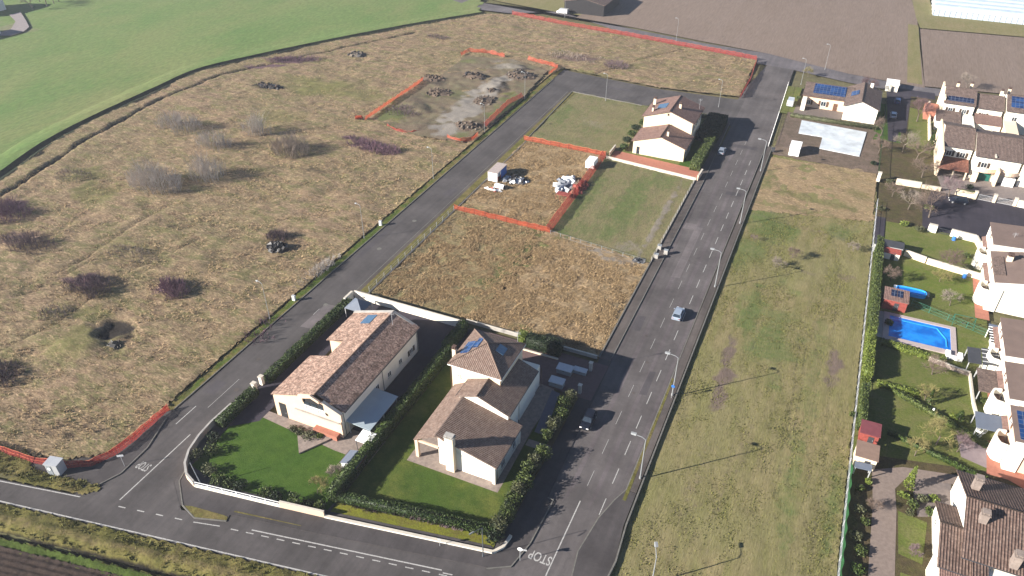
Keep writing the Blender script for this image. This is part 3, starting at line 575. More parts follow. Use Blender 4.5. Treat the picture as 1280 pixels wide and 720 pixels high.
gverge([(-220, brd(-220, -5.2)), (20, brd(20, -5.2)), (20, brd(20, -6.6)), (-220, brd(-220, -6.6))], .05, patches=[(-75, brd(-75, -5.9), 90, 1.2, .18, 1, .9, 0)])
field('field', [(-220, brd(-220, -6.4)), (20, brd(20, -6.4)), (20, -30), (-220, -60)], .22, gm_soil, z0=-.05, amps=((.06, .5),), rowdir=(math.atan(.19), .85, .22))
# kerb stones and low edging walls
def strip(pts, wd, z0, z1):
    b = MB()
    for (x0, y0), (x1, y1) in zip(pts[:-1], pts[1:]):
        d = Vector((x1-x0, y1-y0, 0)); n = Vector((-d.y, d.x, 0)).normalized()*wd/2
        b.prism([(x0-n.x, y0-n.y), (x1-n.x, y1-n.y), (x1+n.x, y1+n.y), (x0+n.x, y0+n.y)], z0, z1+random.random()*.002)
    return b
kerbs = [[(-14.2, 200), (-14.25, 72), (-15.2, 69.6), (-16.3, 65.7), (-17.05, 59.5), (-16.4, 55)], [(-25.1, 99), (-25.1, 172), (-26.2, 212)], [(-77.45, 60), (-77.45, 216)],
         [(-77.3, 60), (-76.6, 54), (-75.2, 50.4), (-74.0, 47.0), (-70.4, 43.9), (-67.3, 42.9), (-62.9, 44.3)], [(-24.0, 66.1), (-23.1, 66.0), (-23.3, 58), (-24.2, 53.8), (-27, 52.2)],
         [(-85.3, 56), (-83.2, 50), (-82.9, 44.6), (-84.2, 41.6)], [(-85.65, 58), (-85.65, 225)]]
for i, k in enumerate(kerbs): struct(strip(k, .16, -.1, .145+.002*i).build('kerb', 'kerb'))
for pts in ([(-12.55, 200), (-12.45, 66), (-12.0, 60), (-12.4, 55), (-9, 50)], [(-27.15, 98), (-27.15, 129.2), (-27.15, 172)], [(-74.55, 98), (-74.55, 176)], [(-75.0, 177.5), (-76.2, 216.6), (-53.0, 214.3)]):
    zt = .34 if pts[0][0] > -20 else .3
    o = strip(pts, .22, -.5, zt).build('low_wall', 'kerb'); tag(o, {-12.55: 'long low concrete edging wall between the right pavement and the meadow', -27.15: 'low edging wall beside the empty tan plots on the right road', -74.55: 'low edging wall beside the fenced plot on the left road', -75.0: 'low edging wall round the grass plot at the cross street'}[pts[0][0]], 'low wall')
# ---------------------------------------------------------------- road markings
def marks(rects, z=.016):
    b = MB()
    for (x0, y0, x1, y1, wd) in rects:
        d = Vector((x1-x0, y1-y0, 0)); n = Vector((-d.y, d.x, 0)).normalized()*wd/2
        b.add([(x0-n.x, y0-n.y, z), (x1-n.x, y1-n.y, z), (x1+n.x, y1+n.y, z), (x0+n.x, y0+n.y, z)], [(0, 1, 2, 3)])
    return struct(b.build('road_markings', 'paint'))
rc = [(-19.6, 51.5, -19.6, 67.5, .17)]
marks([(-19.6, 70.4+6.75*i, -19.6, 73.6+6.75*i, .07) for i in range(20)])
rc += [(-16.4, 66.3+6.0*i, -16.4, 69.4+6.0*i, .13) for i in range(21)]+[(-16.4, 56, -16.6, 58, .12)]
marks(rc)
marks([(-79.25, 41.0, -79.3, 54.8, .18), (-83.0, 55.6, -83.0, 60.0, .14), (-81.0, 60.5, -81.0, 68, .08), (-80.5, 88, -80.5, 90, .1)])
marks([(-160, brd(-160, .0), 10, brd(10, .0), .20), (-130, 30.7, -97.9, 36.4, .16), (-97.9, 36.4, -84.8, 39.1, .16), (-58.8, 44.6, -32.2, 49.7, .17), (-67.0, 42.35, -63.2, 43.3, .14)])
marks([(a, y, a+1.1, y+.2, .16) for a, y in [(-78.5+2.9*i, 40.1+.57*i) for i in range(4)]]+[(-61.5+2.25*i, 43.55+.42*i, -60.4+2.25*i, 43.76+.42*i, .15) for i in range(17)])
marks([(-31.9, 49.4, -30.6, 49.65, .16), (-29.2, 50.0, -26.0, 50.6, .14)])
def roadtext(s, x, y, sx, sy, rz):
    cu = bpy.data.curves.new('STOP', 'FONT'); cu.body = s; cu.size = 1; cu.align_x = 'CENTER'; cu.align_y = 'CENTER'; cu.space_character = 1.05; cu.offset = .012
    to = bpy.data.objects.new('tmp', cu); COL.objects.link(to); bpy.context.view_layer.update()
    me = bpy.data.meshes.new_from_object(to.evaluated_get(bpy.context.evaluated_depsgraph_get())); bpy.data.objects.remove(to)
    me.materials.clear(); me.materials.append(M['paint']); o = bpy.data.objects.new('road_markings', me); COL.objects.link(o)
    o.location = (x, y, .02); o.scale = (sx, sy, 1); o.rotation_euler = (0, 0, rz); struct(o)
x, y = G(679, 698); roadtext('STOP', x-.4, y, 1.25, 2.0, math.pi)
x, y = G(184, 585); roadtext('STOP', x-.75, y+.1, .85, 2.0, math.pi)
pm1 = asphalt('mended asphalt', C(96, 92, 95)); pm2 = asphalt('pale mended asphalt', C(126, 119, 120))
for i, (x0, y0, x1, y1, m_) in enumerate([(-84.5, 63, -82.2, 66.5, pm1), (-80.5, 84, -78.2, 92, pm2), (-84.8, 108, -83.4, 121, pm1), (-81, 140, -78.6, 144, pm1), (-24.6, 108, -22.8, 113, pm1), (-22.0, 128, -20.2, 150, pm2), (-18.2, 92, -17.0, 98.5, pm1), (-19, 168, -15.2, 170, pm1), (-24.4, 148, -21.8, 151, pm2), (-23.5, 196, -16, 198.2, pm1), (-68, 224.3, -60, 226.2, pm1)]): sheet('road_patch', [(x0, y0), (x1, y0+.3), (x1-.1, y1), (x0+.15, y1-.2)], m_, z=.0125)
for (xa, xb, ya, yb) in ((-24.6, -24.0, 100, 170), (-15.1, -14.5, 74, 190), (-21.9, -21.2, 66, 200), (-18.3, -17.7, 66, 200)): sheet('road_patch', [(xa, ya), (xb, ya+3), (xb+.1, (ya+yb)/2), (xb, yb), (xa, yb-4), (xa-.1, (ya+yb)/2)], asphalt('worn asphalt %d' % ya, C(114, 107, 109) if xa > -22 else C(104, 98, 99), .35), z=.0115)
# manhole covers and mended patches of asphalt
for (px, py, r) in [(407, 381, .45), (323, 449, .4), (296, 487, .45), (474, 311, .5), (518, 276, .5), (809, 453, .3), (808, 420, .3), (792, 491, .25), (862, 326, .25), (910, 226, .3)]:
    x, y = G(px, py); struct(MB().cyl(x, y, -.02, .02, r, 16).build('manhole_cover', M['kerb'] if px in (407, 474, 518) else M['asphpv']))
M['earth'] = plain('dark earth', C(112, 96, 84), .95, var=.35, scale=2); M['blackd'] = plain('black sheeting', C(52, 50, 53), .5, var=.4, scale=3); M['greyst'] = plain('grey stones', C(120, 110, 100), .9, var=.3)
# ================================================================ BUILDING KIT
def PY(px, py, Y):
    """x, z where the view through a photo pixel meets the upright plane y = Y"""
    a = (px-640)/FPX; b = -(py-360)/FPX; fy = math.cos(PITCH)+b*math.sin(PITCH); fz = -math.sin(PITCH)+b*math.cos(PITCH)
    c, s = math.cos(HEAD), math.sin(HEAD); dx = a*c-fy*s; dy = a*s+fy*c; t = Y/dy; return dx*t, CAMH+fz*t
M['tile1'] = tilemat('pink brown clay tiles', C(206, 178, 162, 1.6), C(160, 130, 116, 1.6), .24, .40, .5, .9)
M['tile2'] = tilemat('brown clay tiles', C(172, 150, 138, 1.85), C(146, 122, 110, 1.85), .30, .36, .7, .35)
M['tile3'] = tilemat('reddish brown tiles', C(170, 140, 130, 1.85), C(148, 118, 110, 1.85), .28, .36, .5, .4)
M['tile4'] = tilemat('grey brown roof tiles', C(150, 132, 124, 1.9), C(128, 110, 104, 1.9), .3, .38, .6, .6)
M['tile5'] = tilemat('brown ribbed roof tiles', C(150, 128, 118, 1.9), C(124, 102, 94, 1.9), .36, .42, 1.0, .5, .3)
M['tilebrick'] = tilemat('red brick tiles', C(176, 122, 104, 1.9), C(140, 92, 80, 1.9), .28, .36, .6, .6)
M['flat'] = plain('flat brown roof felt', C(140, 120, 112, 1.9), .9, var=.12, scale=.5)
M['pv'] = pvmat(); M['pvdk'] = pvmat('dark solar cells', (.006, .012, .035, 1), (.012, .02, .055, 1))
def gable(root, x0, x1, y0, y1, eL, eR, r, zr, axis='y', wall='wall', roof='tile2', oh=.4, og=.25, z0=0, th=.16, ridge=True):
    """gabled block; x0..y1 = roof edges, eL/eR roof-edge heights either side of the ridge at r"""
    sw = (lambda a, b, z: (a, b, z)) if axis == 'y' else (lambda a, b, z: (b, a, z))
    a0, a1, b0, b1 = (x0, x1, y0, y1) if axis == 'y' else (y0, y1, x0, x1)
    sL = (zr-eL)/(r-a0); sR = (zr-eR)/(a1-r); t = th+.02
    prof = [(a0+oh, z0), (a1-oh, z0), (a1-oh, eR+sR*oh-t), (r, zr-t), (a0+oh, eL+sL*oh-t)]
    w_ = MB().extr([sw(a, b0+og, z) for a, z in prof], sw(0, b1-b0-2*og, 0)).build('wall', wall, root)
    rb = MB(); rb.roofface([sw(a0, b0, eL), sw(r, b0, zr), sw(r, b1, zr), sw(a0, b1, eL)], th)
    rb.roofface([sw(r, b0, zr+.003), sw(a1, b0, eR+.003), sw(a1, b1, eR+.003), sw(r, b1, zr+.003)], th)
    ro = rb.build('roof', roof, root)
    if ridge: MB().seg(sw(r, b0, zr+.0), sw(r, b1, zr+.0), .11, None, 6, True).build('ridge_tiles', roof, ro)
    for a, e in ((a0-.06, eL), (a1+.06, eR)): MB().seg(sw(a, b0, e-.08), sw(a, b1, e-.08), .07, None, 6, True).build('gutter', 'wood' if wall != 'wall' else 'dkmetal', ro)
    return w_, ro
def onface(face, c0, u, z, du, dz, d):
    """box du wide, dz tall standing out d from a wall face at coordinate c0"""
    if face == 's': return (u-du/2, u+du/2, c0-d, c0+.02, z, z+dz)
    if face == 'n': return (u-du/2, u+du/2, c0-.02, c0+d, z, z+dz)
    if face == 'w': return (c0-d, c0+.02, u-du/2, u+du/2, z, z+dz)
    return (c0-.02, c0+d, u-du/2, u+du/2, z, z+dz)
def window(root, face, c0, u, z, w_=1.2, h=1.3, shutters=False, mat='frame', nm='window', open_=True):
    b = MB(); f = .09
    for (uu, zz, a, c) in ((u-w_/2+f/2, z, f, h), (u+w_/2-f/2, z, f, h), (u, z+.001, w_-2*f, f), (u, z+h-f-.001, w_-2*f, f), (u, z+f, f*.7, h-2*f)): b.box(*onface(face, c0, uu, zz, a, c, .06))
    o = b.build(nm, mat, root); MB().box(*onface(face, c0, u, z+.02, w_-.04, h-.04, .025)).build('pane', 'glass', o)
    MB().box(*onface(face, c0, u, z-.08, w_+.2, .08, .14)).build('sill', 'coping', o)
    if shutters:
        for s in (-1, 1): MB().box(*onface(face, c0, u+s*(w_/2+.32), z, .58, h, .05)).build('shutter', shutters, o)
    return o
def door(root, face, c0, u, z=0, w_=1.0, h=2.1, mat='wood', nm='door'):
    o = MB().box(*onface(face, c0, u, z, w_, h, .05)).build(nm, mat, root); hb = onface(face, c0, u+w_*.36, z+1.0, .06, .16, .10); MB().box(*hb).build('handle', 'metal', o); return o
def chimney(root, x, y, z0, z1, w_=.7, d=.7, mat='cream', cap='tile3'):
    o = MB().box(x-w_/2, x+w_/2, y-d/2, y+d/2, z0, z1).build('chimney', mat, root)
    MB().box(x-w_/2-.1, x+w_/2+.1, y-d/2-.1, y+d/2+.1, z1, z1+.09).build('chimney_cap', cap, o)
    b = MB()
    for sx in (-1, 1):
        for sy in (-1, 1): b.box(x+sx*w_*.32-.06, x+sx*w_*.32+.06, y+sy*d*.32-.06, y+sy*d*.32+.06, z1+.09, z1+.38)
    b.box(x-w_/2-.02, x+w_/2+.02, y-d/2-.02, y+d/2+.02, z1+.38, z1+.46); b.build('chimney_top', cap, o); return o
def slopebox(root, name, pts, mat, lift=.06, th=.07, uvs=None):
    b = MB(); b.roofface([(x, y, z+lift) for x, y, z in pts], th)
    if uvs: b.uv[0] = uvs
    return b.build(name, mat, root)
def planez(eaveA, zA, ridgeA, zR): return lambda a: zA+(zR-zA)*(a-eaveA)/(ridgeA-eaveA)
def aerial(root, x, y, z, h=2.2):
    b = MB().seg((x, y, z), (x, y, z+h), .03, None, 4)
    for i in range(4): b.seg((x-.5, y-.1+.0, z+h-.15*i), (x+.5, y+.1, z+h-.15*i), .018, None, 3)
    b.seg((x, y-.5, z+h-.02), (x, y+.5, z+h-.02), .02, None, 3); return b.build('aerial', 'metal', root)
def dish(root, x, y, z):
    b = MB(); b.seg((x, y, z-.4), (x, y, z), .03, None, 4); n = 10; v = [(x, y, z)]+[(x+.38*math.cos(6.283*i/n), y-.16, z+.38*math.sin(6.283*i/n)+.05) for i in range(n)]
    b.add(v, [(0, 1+i, 1+(i+1) % n) for i in range(n)]); return b.build('satellite_dish', 'whitep', root)
def walls(label, pts, h, wd=.25, mat='cream', cop='coping', name='garden_wall', cat='wall', group=None, base=0):
    """masonry wall along pts with a coping course"""
    t = thing(name, label, cat, (pts[0][0], pts[0][1], base), group)
    strip(pts, wd, base, base+h).build('wall', mat, t)
    if cop: strip(pts, wd+.05, base+h, base+h+.07).build('coping', cop, t)
    return t
def railing(label, pts, h, z0=0, mat='metal', step=.35, name='fence', cat='fence', group=None, post=2.5, r=.02, rails=2):
    t = thing(name, label, cat, (pts[0][0], pts[0][1], z0), group); b = MB(); n = 0
    for (x0, y0), (x1, y1) in zip(pts[:-1], pts[1:]):
        L = math.hypot(x1-x0, y1-y0); k = max(1, int(L/step))
        for i in range(k): f = (i+.5)/k; b.seg((x0+(x1-x0)*f, y0+(y1-y0)*f, z0+.08), (x0+(x1-x0)*f, y0+(y1-y0)*f, z0+h-.05), r*.8, None, 3)
        for j in range(rails): zz = z0+.1+(h-.15)*j/max(1, rails-1); b.seg((x0, y0, zz), (x1, y1, zz), r*1.4, None, 4)
    b.build('rails', mat, t)
    for (x0, y0), (x1, y1) in zip(pts[:-1], pts[1:]):
        L = math.hypot(x1-x0, y1-y0); k = max(1, int(L/post))
        for i in range(k+1):
            if n < 90: f = i/k; MB().box(x0+(x1-x0)*f-.04, x0+(x1-x0)*f+.04, y0+(y1-y0)*f-.04, y0+(y1-y0)*f+.04, z0, z0+h+.03).build('post', mat, t); n += 1
    return t

# ================================================================ HOUSE WITH THE LONG MOTTLED ROOF
h1 = thing('house', 'long low peach house with mottled clay roof and a blue canopy', 'house', (-63, 75, 0))
zl = lambda x: 7-(-61.7-x)*.325; zr_ = lambda x: 7-(x+61.7)*.385
MB().prism([(-69.7, 63.9), (-57.1, 63.9), (-57.1, 87.0), (-69.7, 87.0), (-69.7, 79.0), (-66.6, 79.0), (-66.6, 73.8), (-69.7, 73.8)], 0, 4.15).build('wall', 'peach', h1)
MB().box(-57.1, -57.04, 64.2, 86.9, 0.02, 4.9).build('side_wall', 'wall', h1)
for yy in (64.6, 75.5, 86.6): MB().seg((-56.95, yy, .1), (-56.95, yy, 4.8), .05, None, 5).build('downpipe', 'dkmetal', h1)
gw = MB()   # gable triangles front and back, parapet at the front right
for y in (63.9, 86.75): gw.extr([(-69.7, y, 4.15), (-57.1, y, 4.15), (-57.1, y, zr_(-57.1)-.2), (-61.7, y, 6.78), (-69.7, y, zl(-69.7)-.2)], (0, .25, 0))
gw.extr([(-57.35, 64.2, 4.15), (-57.35, 86.7, 4.15), (-57.35, 86.7, zr_(-57.1)-.22), (-57.35, 64.2, zr_(-57.1)-.22)], (.25, 0, 0)).build('wall', 'peach', h1)
rb = MB().roofface([(-61.7, 64.3, 7), (-61.7, 87.4, 7), (-70.2, 87.4, zl(-70.2)), (-70.2, 78.7, zl(-70.2)), (-66.3, 78.7, zl(-66.3)), (-66.3, 74.1, zl(-66.3)), (-70.2, 74.1, zl(-70.2)), (-70.2, 64.0, zl(-70.2)), (-63.2, 64.0, zl(-63.2)), (-63.2, 64.3, zl(-63.2))])
rb.roofface([(-61.7, 64.6, 7.003), (-56.7, 64.6, zr_(-56.7)), (-56.7, 87.4, zr_(-56.7)), (-61.7, 87.4, 7.003)])
ro = rb.build('roof', 'tile1', h1); MB().seg((-61.7, 64.3, 7.02), (-61.7, 87.4, 7.02), .12, None, 6, True).build('ridge_tiles', 'tile1', ro)
MB().seg((-56.6, 64.6, 4.95), (-56.6, 87.4, 4.95), .07, None, 6, True).build('gutter', 'dkmetal', ro)
pb = MB()      # sloped parapets that frame the painted front window recess
pb.extr([(-59.6, 63.55, 4.9), (-56.6, 63.55, 3.9), (-56.6, 63.55, 5.35), (-59.6, 63.55, 6.75)], (0, .34, 0)); pb.extr([(-64.3, 63.55, 5.4), (-64.3, 63.55, 6.6), (-61.9, 63.55, 7.35), (-60.4, 63.55, 6.7), (-60.4, 63.55, 6.2), (-61.9, 63.55, 6.8), (-63.5, 63.55, 6.2), (-63.5, 63.55, 5.4)], (0, .3, 0))
pb.build('parapet', 'peach', h1)
cb = MB(); cb.extr([(-59.7, 63.45, 6.8), (-56.5, 63.45, 5.4), (-56.5, 63.45, 5.5), (-59.7, 63.45, 6.92)], (0, .55, 0)); cb.extr([(-57.2, 87.0, 5.1), (-61.7, 87.0, 6.95), (-70.2, 87.0, 4.3), (-70.2, 87.0, 4.45), (-61.7, 87.0, 7.12), (-57.2, 87.0, 5.25)], (0, .55, 0))
cb.build('parapet_coping', 'concrete', h1)
MB().extr([(-63.6, 63.80, 3.9), (-59.7, 63.80, 3.9), (-59.7, 63.80, 5.75), (-61.9, 63.80, 6.55), (-63.6, 63.80, 5.9)], (0, .1, 0)).build('recess_shade', 'dark', h1)  # dark plate on the wall; recess shade is put into its colour
for xx in (-62.9, -61.6, -60.3): MB().box(xx-.5, xx+.5, 63.74, 63.79, 4.9, 5.5).build('pane', 'glass', h1)
b = MB(); b.box(-63.5, -59.7, 63.6, 63.68, 4.85, 4.95)
for i in range(9): b.box(-63.4+.44*i, -63.1+.44*i, 63.62, 63.66, 3.95, 4.85)
b.build('balustrade', 'frame', h1)
x0, z0 = PY(350, 519, 63.9); door(h1, 's', 63.9, -68.2, 0.05, 1.3, 3.0, 'dark', 'entrance')
MB().box(-65.6, -57.3, 63.6, 63.9, 3.05, 3.18).build('ledge', 'concrete', h1)
MB().prism([(-62.0, 63.9), (-62.0, 62.9), (-57.6, 62.9), (-57.6, 63.9)], 0, .9).build('plinth', 'terra', h1)
for yy, zz in ((69.5, 2.2), (73.8, 2.5), (77.5, 2.4), (81.0, 2.4), (84.6, 2.0)): window(h1, 'e', -57.04, yy, zz-.8, 1.0, 1.1, 'shutter' if yy > 84 else False)
window(h1, 'w', -69.7, 69, 1.2, 1.4, 1.3); window(h1, 'w', -69.7, 83, 1.2, 1.4, 1.3); window(h1, 'w', -66.6, 76.5, 1.0, 1.8, 1.8)
slopebox(h1, 'roof_window', [(-66.4, 83.6, zl(-66.4)), (-64.4, 83.6, zl(-64.4)), (-64.4, 86.2, zl(-64.4)), (-66.4, 86.2, zl(-66.4))], 'skyglass', .08)
aerial(h1, -60.3, 84.6, zr_(-60.3), 2.6)
cp = thing('canopy', 'large pale blue flat canopy roof on posts along the right side of the long house', 'canopy', (-55, 69, 0))
b = MB().roofface([(-57.05, 65.0, 2.75), (-52.7, 65.0, 2.45), (-52.7, 73.2, 2.45), (-57.05, 73.2, 2.75)], .12); b.uv = {}; b.build('canopy_roof', plain('pale blue sheeting', C(190, 205, 215), .5, var=.06, scale=.5), cp)
for x in (-52.9, -56.7):
    for y in (65.3, 69.1, 72.9): MB().box(x-.07, x+.07, y-.07, y+.07, 0, 2.36).build('post', 'metal', cp)
aw = thing('awning', 'small bright white awning on thin legs in front of the blue canopy', 'awning', (-52.6, 63.8, 0))
b = MB().roofface([(-53.9, 62.7, 2.1), (-51.5, 62.7, 2.1), (-51.5, 64.9, 2.35), (-53.9, 64.9, 2.35)], .08); b.uv = {}; b.build('awning_roof', 'whitep', aw)
for x in (-53.8, -51.6):
    for y in (62.8, 64.8): MB().box(x-.04, x+.04, y-.04, y+.04, 0, 2.03).build('leg', 'dkmetal', aw)
sh = thing('garden_shed', 'small white garden shed with grey blue gabled roof beside the tall hedge', 'shed', (-52.4, 59.6, 0))
M['shedroof'] = plain('grey blue felt', C(120, 130, 148), .6, var=.08)
gable(sh, -53.7, -50.9, 58.3, 61.0, 1.75, 1.75, -52.3, 2.25, 'y', 'whitep', 'shedroof', .12, .12, 0, .06, False); door(sh, 's', 58.42, -52.5, 0, .8, 1.5, 'frame')
MB().box(-53.2, -52.9, 58.36, 58.4, 1.2, 1.3).build('sign_plate', 'frame', sh)
# garden of the long house
sheet('pavement', [(-71.6, 62.0), (-57.2, 60.9), (-50.8, 61.0), (-50.8, 66), (-56.9, 66), (-56.9, 63.9), (-71.6, 63.9)], M['stone'], z=.02)
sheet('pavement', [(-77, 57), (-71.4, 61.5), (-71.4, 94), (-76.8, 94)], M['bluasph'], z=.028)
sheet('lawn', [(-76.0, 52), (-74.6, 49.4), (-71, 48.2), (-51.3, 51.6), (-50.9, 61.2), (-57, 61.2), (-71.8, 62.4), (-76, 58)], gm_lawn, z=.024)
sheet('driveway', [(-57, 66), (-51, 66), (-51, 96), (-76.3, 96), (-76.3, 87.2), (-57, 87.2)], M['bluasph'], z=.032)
ter = MB().prism(GP((374, 568), (372, 545), (395, 535), (418, 548)), -.05, .28).build('terrace', 'stone'); struct(ter)
wb = GP((244, 546), (234, 562), (230, 583), (236, 603), (257, 621)); wb = [(-77.2, 62), (-77.3, 57.5)]+[(-77.0, 54.6), (-76.2, 51.6), (-74.9, 49.4), (-73.2, 47.9), (-71.2, 47.2)]
walls('low curved peach wall with grey coping round the street corner of the front garden', wb, 1.15, .28, 'peach', 'concrete')
ra = [(-71.2, 47.2), (-57.6, 49.3)]; rb2 = [(-57.6, 49.3), (-50.9, 50.4)]
railing('white panel railing on a low base in front of the garden with the long house', ra, .62, .5, 'whitep', .22, post=2.2, r=.035)
walls('low pale base wall that carries the white railing', ra, .42, .26, 'wall', 'coping')
walls('peach garden wall between the white railing and the low white kerb wall', rb2, 1.25, .26, 'peach', 'coping')
walls('long low white kerb wall in front of the sloping grass bank by the bottom road', [(-50.9, 50.4), (-27.2, 54.7), (-26.3, 56), (-26.1, 58)], .38, .35, 'wall', 'coping')
hd = []
for i, (a, b_) in enumerate([(57.8, 66.2), (69.2, 93.4)]): hedge(['rough roadside hedge left of the long house beside its lower garden', 'rough roadside hedge left of the long house beside its upper half'][i], -76.9, -75.3, a, b_, 1.5, 'hedge', 30, .15)
walls('white wall between the driveway of the long house and the tan plot behind it', [(-76.3, 95.8), (-53.0, 95.8)], 1.7, .25, 'wall', 'coping')
walls('short white gate pillar wall at the top of the driveway beside the left road', [(-76.6, 92.9), (-76.6, 95.5)], 1.7, .4, 'wall', 'coping')
for i, y in enumerate((66.8, 68.6)): 
    t = thing('gate_pillar', ['nearer white gate pillar in the roadside hedge', 'farther white gate pillar in the roadside hedge'][i], 'pillar', (-76.6, y, 0), 'white gate pillars in the roadside hedge'); MB().box(-76.9, -76.3, y-.3, y+.3, 0, 1.7).build('shaft', 'wall', t); MB().box(-77.0, -76.2, y-.4, y+.4, 1.7, 1.82).build('cap', 'coping', t)
ps = thing('car_port', 'small grey tent roof over the driveway gate behind the long house', 'canopy', (-72.5, 91.5, 0))
b = MB(); A, B_, C_, D_, E_ = (-74.4, 89.8, 2.2), (-70.6, 89.8, 2.2), (-70.6, 93.4, 2.2), (-74.4, 93.4, 2.2), (-72.5, 91.6, 3.6)
for p, q in ((A, B_), (B_, C_), (C_, D_), (D_, A)): b.roofface([p, q, E_], .05)
b.uv = {}; b.build('canopy_roof', 'shedroof', ps)
for x in (-74.3, -70.7):
    for y in (89.9, 93.3): MB().box(x-.06, x+.06, y-.06, y+.06, 0, 2.14).build('post', 'metal', ps)
# hedges between and in front of the two houses
hedge('tall dark box hedge between the two front houses, its long straight run', -52.3, -50.9, 53.0, 88.0, 2.3, 'hedge', 34, .14)
hedge('tall dark box hedge between the two front houses, the far end by the tan plot', -53.0, -51.5, 88.2, 95.5, 2.2, 'hedge', 30, .16)
b = MB(); sheet('grass_bank', [(-50.8, 50.6), (-27.5, 54.9), (-27.6, 57.2), (-50.8, 53.5)], ground_mat('yellow green grass', C(140, 142, 52), C(124, 130, 48), C(120, 112, 60), .2, .8, 4, contrast=.5), z=.06)
from math import atan2
def hedgeline(label, p, q, wd, h, mat, dens=30, leaf=.13, gaps=None):
    L = math.hypot(q[0]-p[0], q[1]-p[1]); o = hedge(label, 0, L, -wd/2, wd/2, h, mat, dens, leaf); o.location = (p[0], p[1], 0); o.rotation_euler = (0, 0, atan2(q[1]-p[1], q[0]-p[0])); return o
hedgeline('clipped low hedge with brown gaps along the top of the grass bank', (-50.8, 53.7), (-28.2, 57.4), 1.1, 1.5, 'hedge')
bramble('brown bare stems showing through the front of the clipped low hedge', -40, 54.9, 10.5, .25, 1.2, 260, 'twigdark', 'bramble', rad=.03, rot=.162)

# ================================================================ HOUSE WITH THE SQUARE TOWER
h2 = thing('house', 'cream house with a square tower and stepped brown roofs on the corner plot', 'house', (-39, 76, 0))
MB().box(-45.5, -37.0, 78.2, 86.9, 0, 8.05).build('wall', 'cream', h2)
tw = MB(); ap = (-41.25, 82.6, 10.3); c4 = [(-45.9, 77.8, 8.2), (-36.6, 77.8, 8.2), (-36.6, 87.3, 8.2), (-45.9, 87.3, 8.2)]
for i in range(4): tw.roofface([c4[i], c4[(i+1) % 4], ap], .16)
ro = tw.build('roof', 'tile2', h2); b = MB()
for c in c4: b.seg((c[0], c[1], c[2]+.02), (ap[0], ap[1], ap[2]+.05), .10, None, 5, True)
b.build('ridge_tiles', 'tile1', ro)
fb = MB(); 
for (x0, x1, y0, y1) in ((-45.9, -36.6, 77.75, 77.85), (-36.65, -36.55, 77.8, 87.3), (-45.95, -45.85, 77.8, 87.3)): fb.box(x0, x1, y0, y1, 7.9, 8.06)
fb.build('fascia', 'frame', ro)
tp = lambda x, y: 8.2+2.1*min(1, (x+45.9)/4.65)          # west face height
slopebox(h2, 'solar_panel', [(-45.0, 80.3, tp(-45.0, 0)), (-43.5, 80.3, tp(-43.5, 0)), (-43.5, 83.4, tp(-43.5, 0)), (-45.0, 83.4, tp(-45, 0))], 'pv', .1)
slopebox(h2, 'solar_panel', [(-43.4, 81.6, tp(-43.4, 0)), (-42.5, 81.6, tp(-42.5, 0)), (-42.5, 84.2, tp(-42.5, 0)), (-43.4, 84.2, tp(-43.4, 0))], 'pv', .1)
te = lambda x: 8.2+2.1*(-36.6-x)/4.65
slopebox(h2, 'roof_window', [(-39.6, 82.2, te(-39.6)), (-38.3, 82.2, te(-38.3)), (-38.3, 84.0, te(-38.3)), (-39.6, 84.0, te(-39.6))], 'skyglass', .1)
chimney(h2, -46.0, 80.4, 7.4, 9.3, .6, .6)
gable(h2, -42.5, -33.5, 73.9, 78.25, 5.9, 5.05, -38.9, 7.25, 'y', 'wall', 'tile2', .35, .3)
w2, r2 = gable(h2, -36.95, -33.5, 78.25, 85.3, 6.42, 5.05, -36.9, 6.43, 'y', 'wall', 'tile2', .35, .3, ridge=False)
MB().box(-41.0, -34.0, 78.2, 87.2, 0, 4.6).build('wall', 'wall', h2)
gable(h2, -41.4, -31.6, 65.3, 74.6, 5.9, 3.4, -41.35, 5.92, 'y', 'wall', 'tile2', .3, .2, ridge=False)
# the right wall of the low wing stands back under its eave
b = MB().roofface([(-45.1, 65.1, 3.75), (-41.36, 65.1, 5.93), (-41.36, 78.15, 5.93), (-45.1, 78.15, 3.75)], .14); ro = b.build('porch_roof', 'tile2', h2)
for y in (65.5, 71.5, 77.6): MB().box(-45.0, -44.5, y-.25, y+.25, 0, 3.75).build('column', 'peach', h2)
MB().box(-44.9, -41.1, 65.35, 65.6, 3.25, 3.6).build('beam', 'peach', h2); MB().box(-44.9, -44.65, 65.6, 78, 3.3, 3.6).build('beam', 'peach', h2)
MB().box(-32.3, -31.8, 65.15, 65.6, 0, 3.3).build('column', 'wall', h2); MB().box(-32.3, -31.8, 73.8, 74.3, 0, 3.3).build('column', 'wall', h2)
chimney(h2, -38.9, 65.1, 0, 6.9, 1.35, .8, 'cream', 'concrete')
for xx, yy, zz in ((-33.6, 74.3, 4.6), (-33.6, 86.9, 4.4), (-36.9, 78.1, 7.8), (-45.6, 78.1, 7.8), (-31.7, 65.7, 3.2)): MB().seg((xx, yy, .1), (xx, yy, zz), .05, None, 5).build('downpipe', 'wood', h2)
door(h2, 'e', -34.0, 83.0, 0, 1.2, 2.2); window(h2, 'e', -34.0, 76.5, 1.0); window(h2, 'e', -31.9, 68, 1.0, 1.4, 1.3); window(h2, 'e', -31.9, 72, 1.0, 1.2, 1.3)
window(h2, 'w', -45.5, 80.6, 4.6, 1.2, 1.4, 'wood'); window(h2, 'w', -45.5, 84.6, 4.6, 1.2, 1.4, 'wood'); window(h2, 's', 78.2, -44.2, 5.6, .5, .6)
window(h2, 'w', -41.1, 68.5, .4, 1.6, 2.2, 'wood'); window(h2, 'w', -41.1, 73.5, .4, 1.6, 2.2, 'wood'); aerial(h2, -37.6, 86.3, 9.0, 2.0)
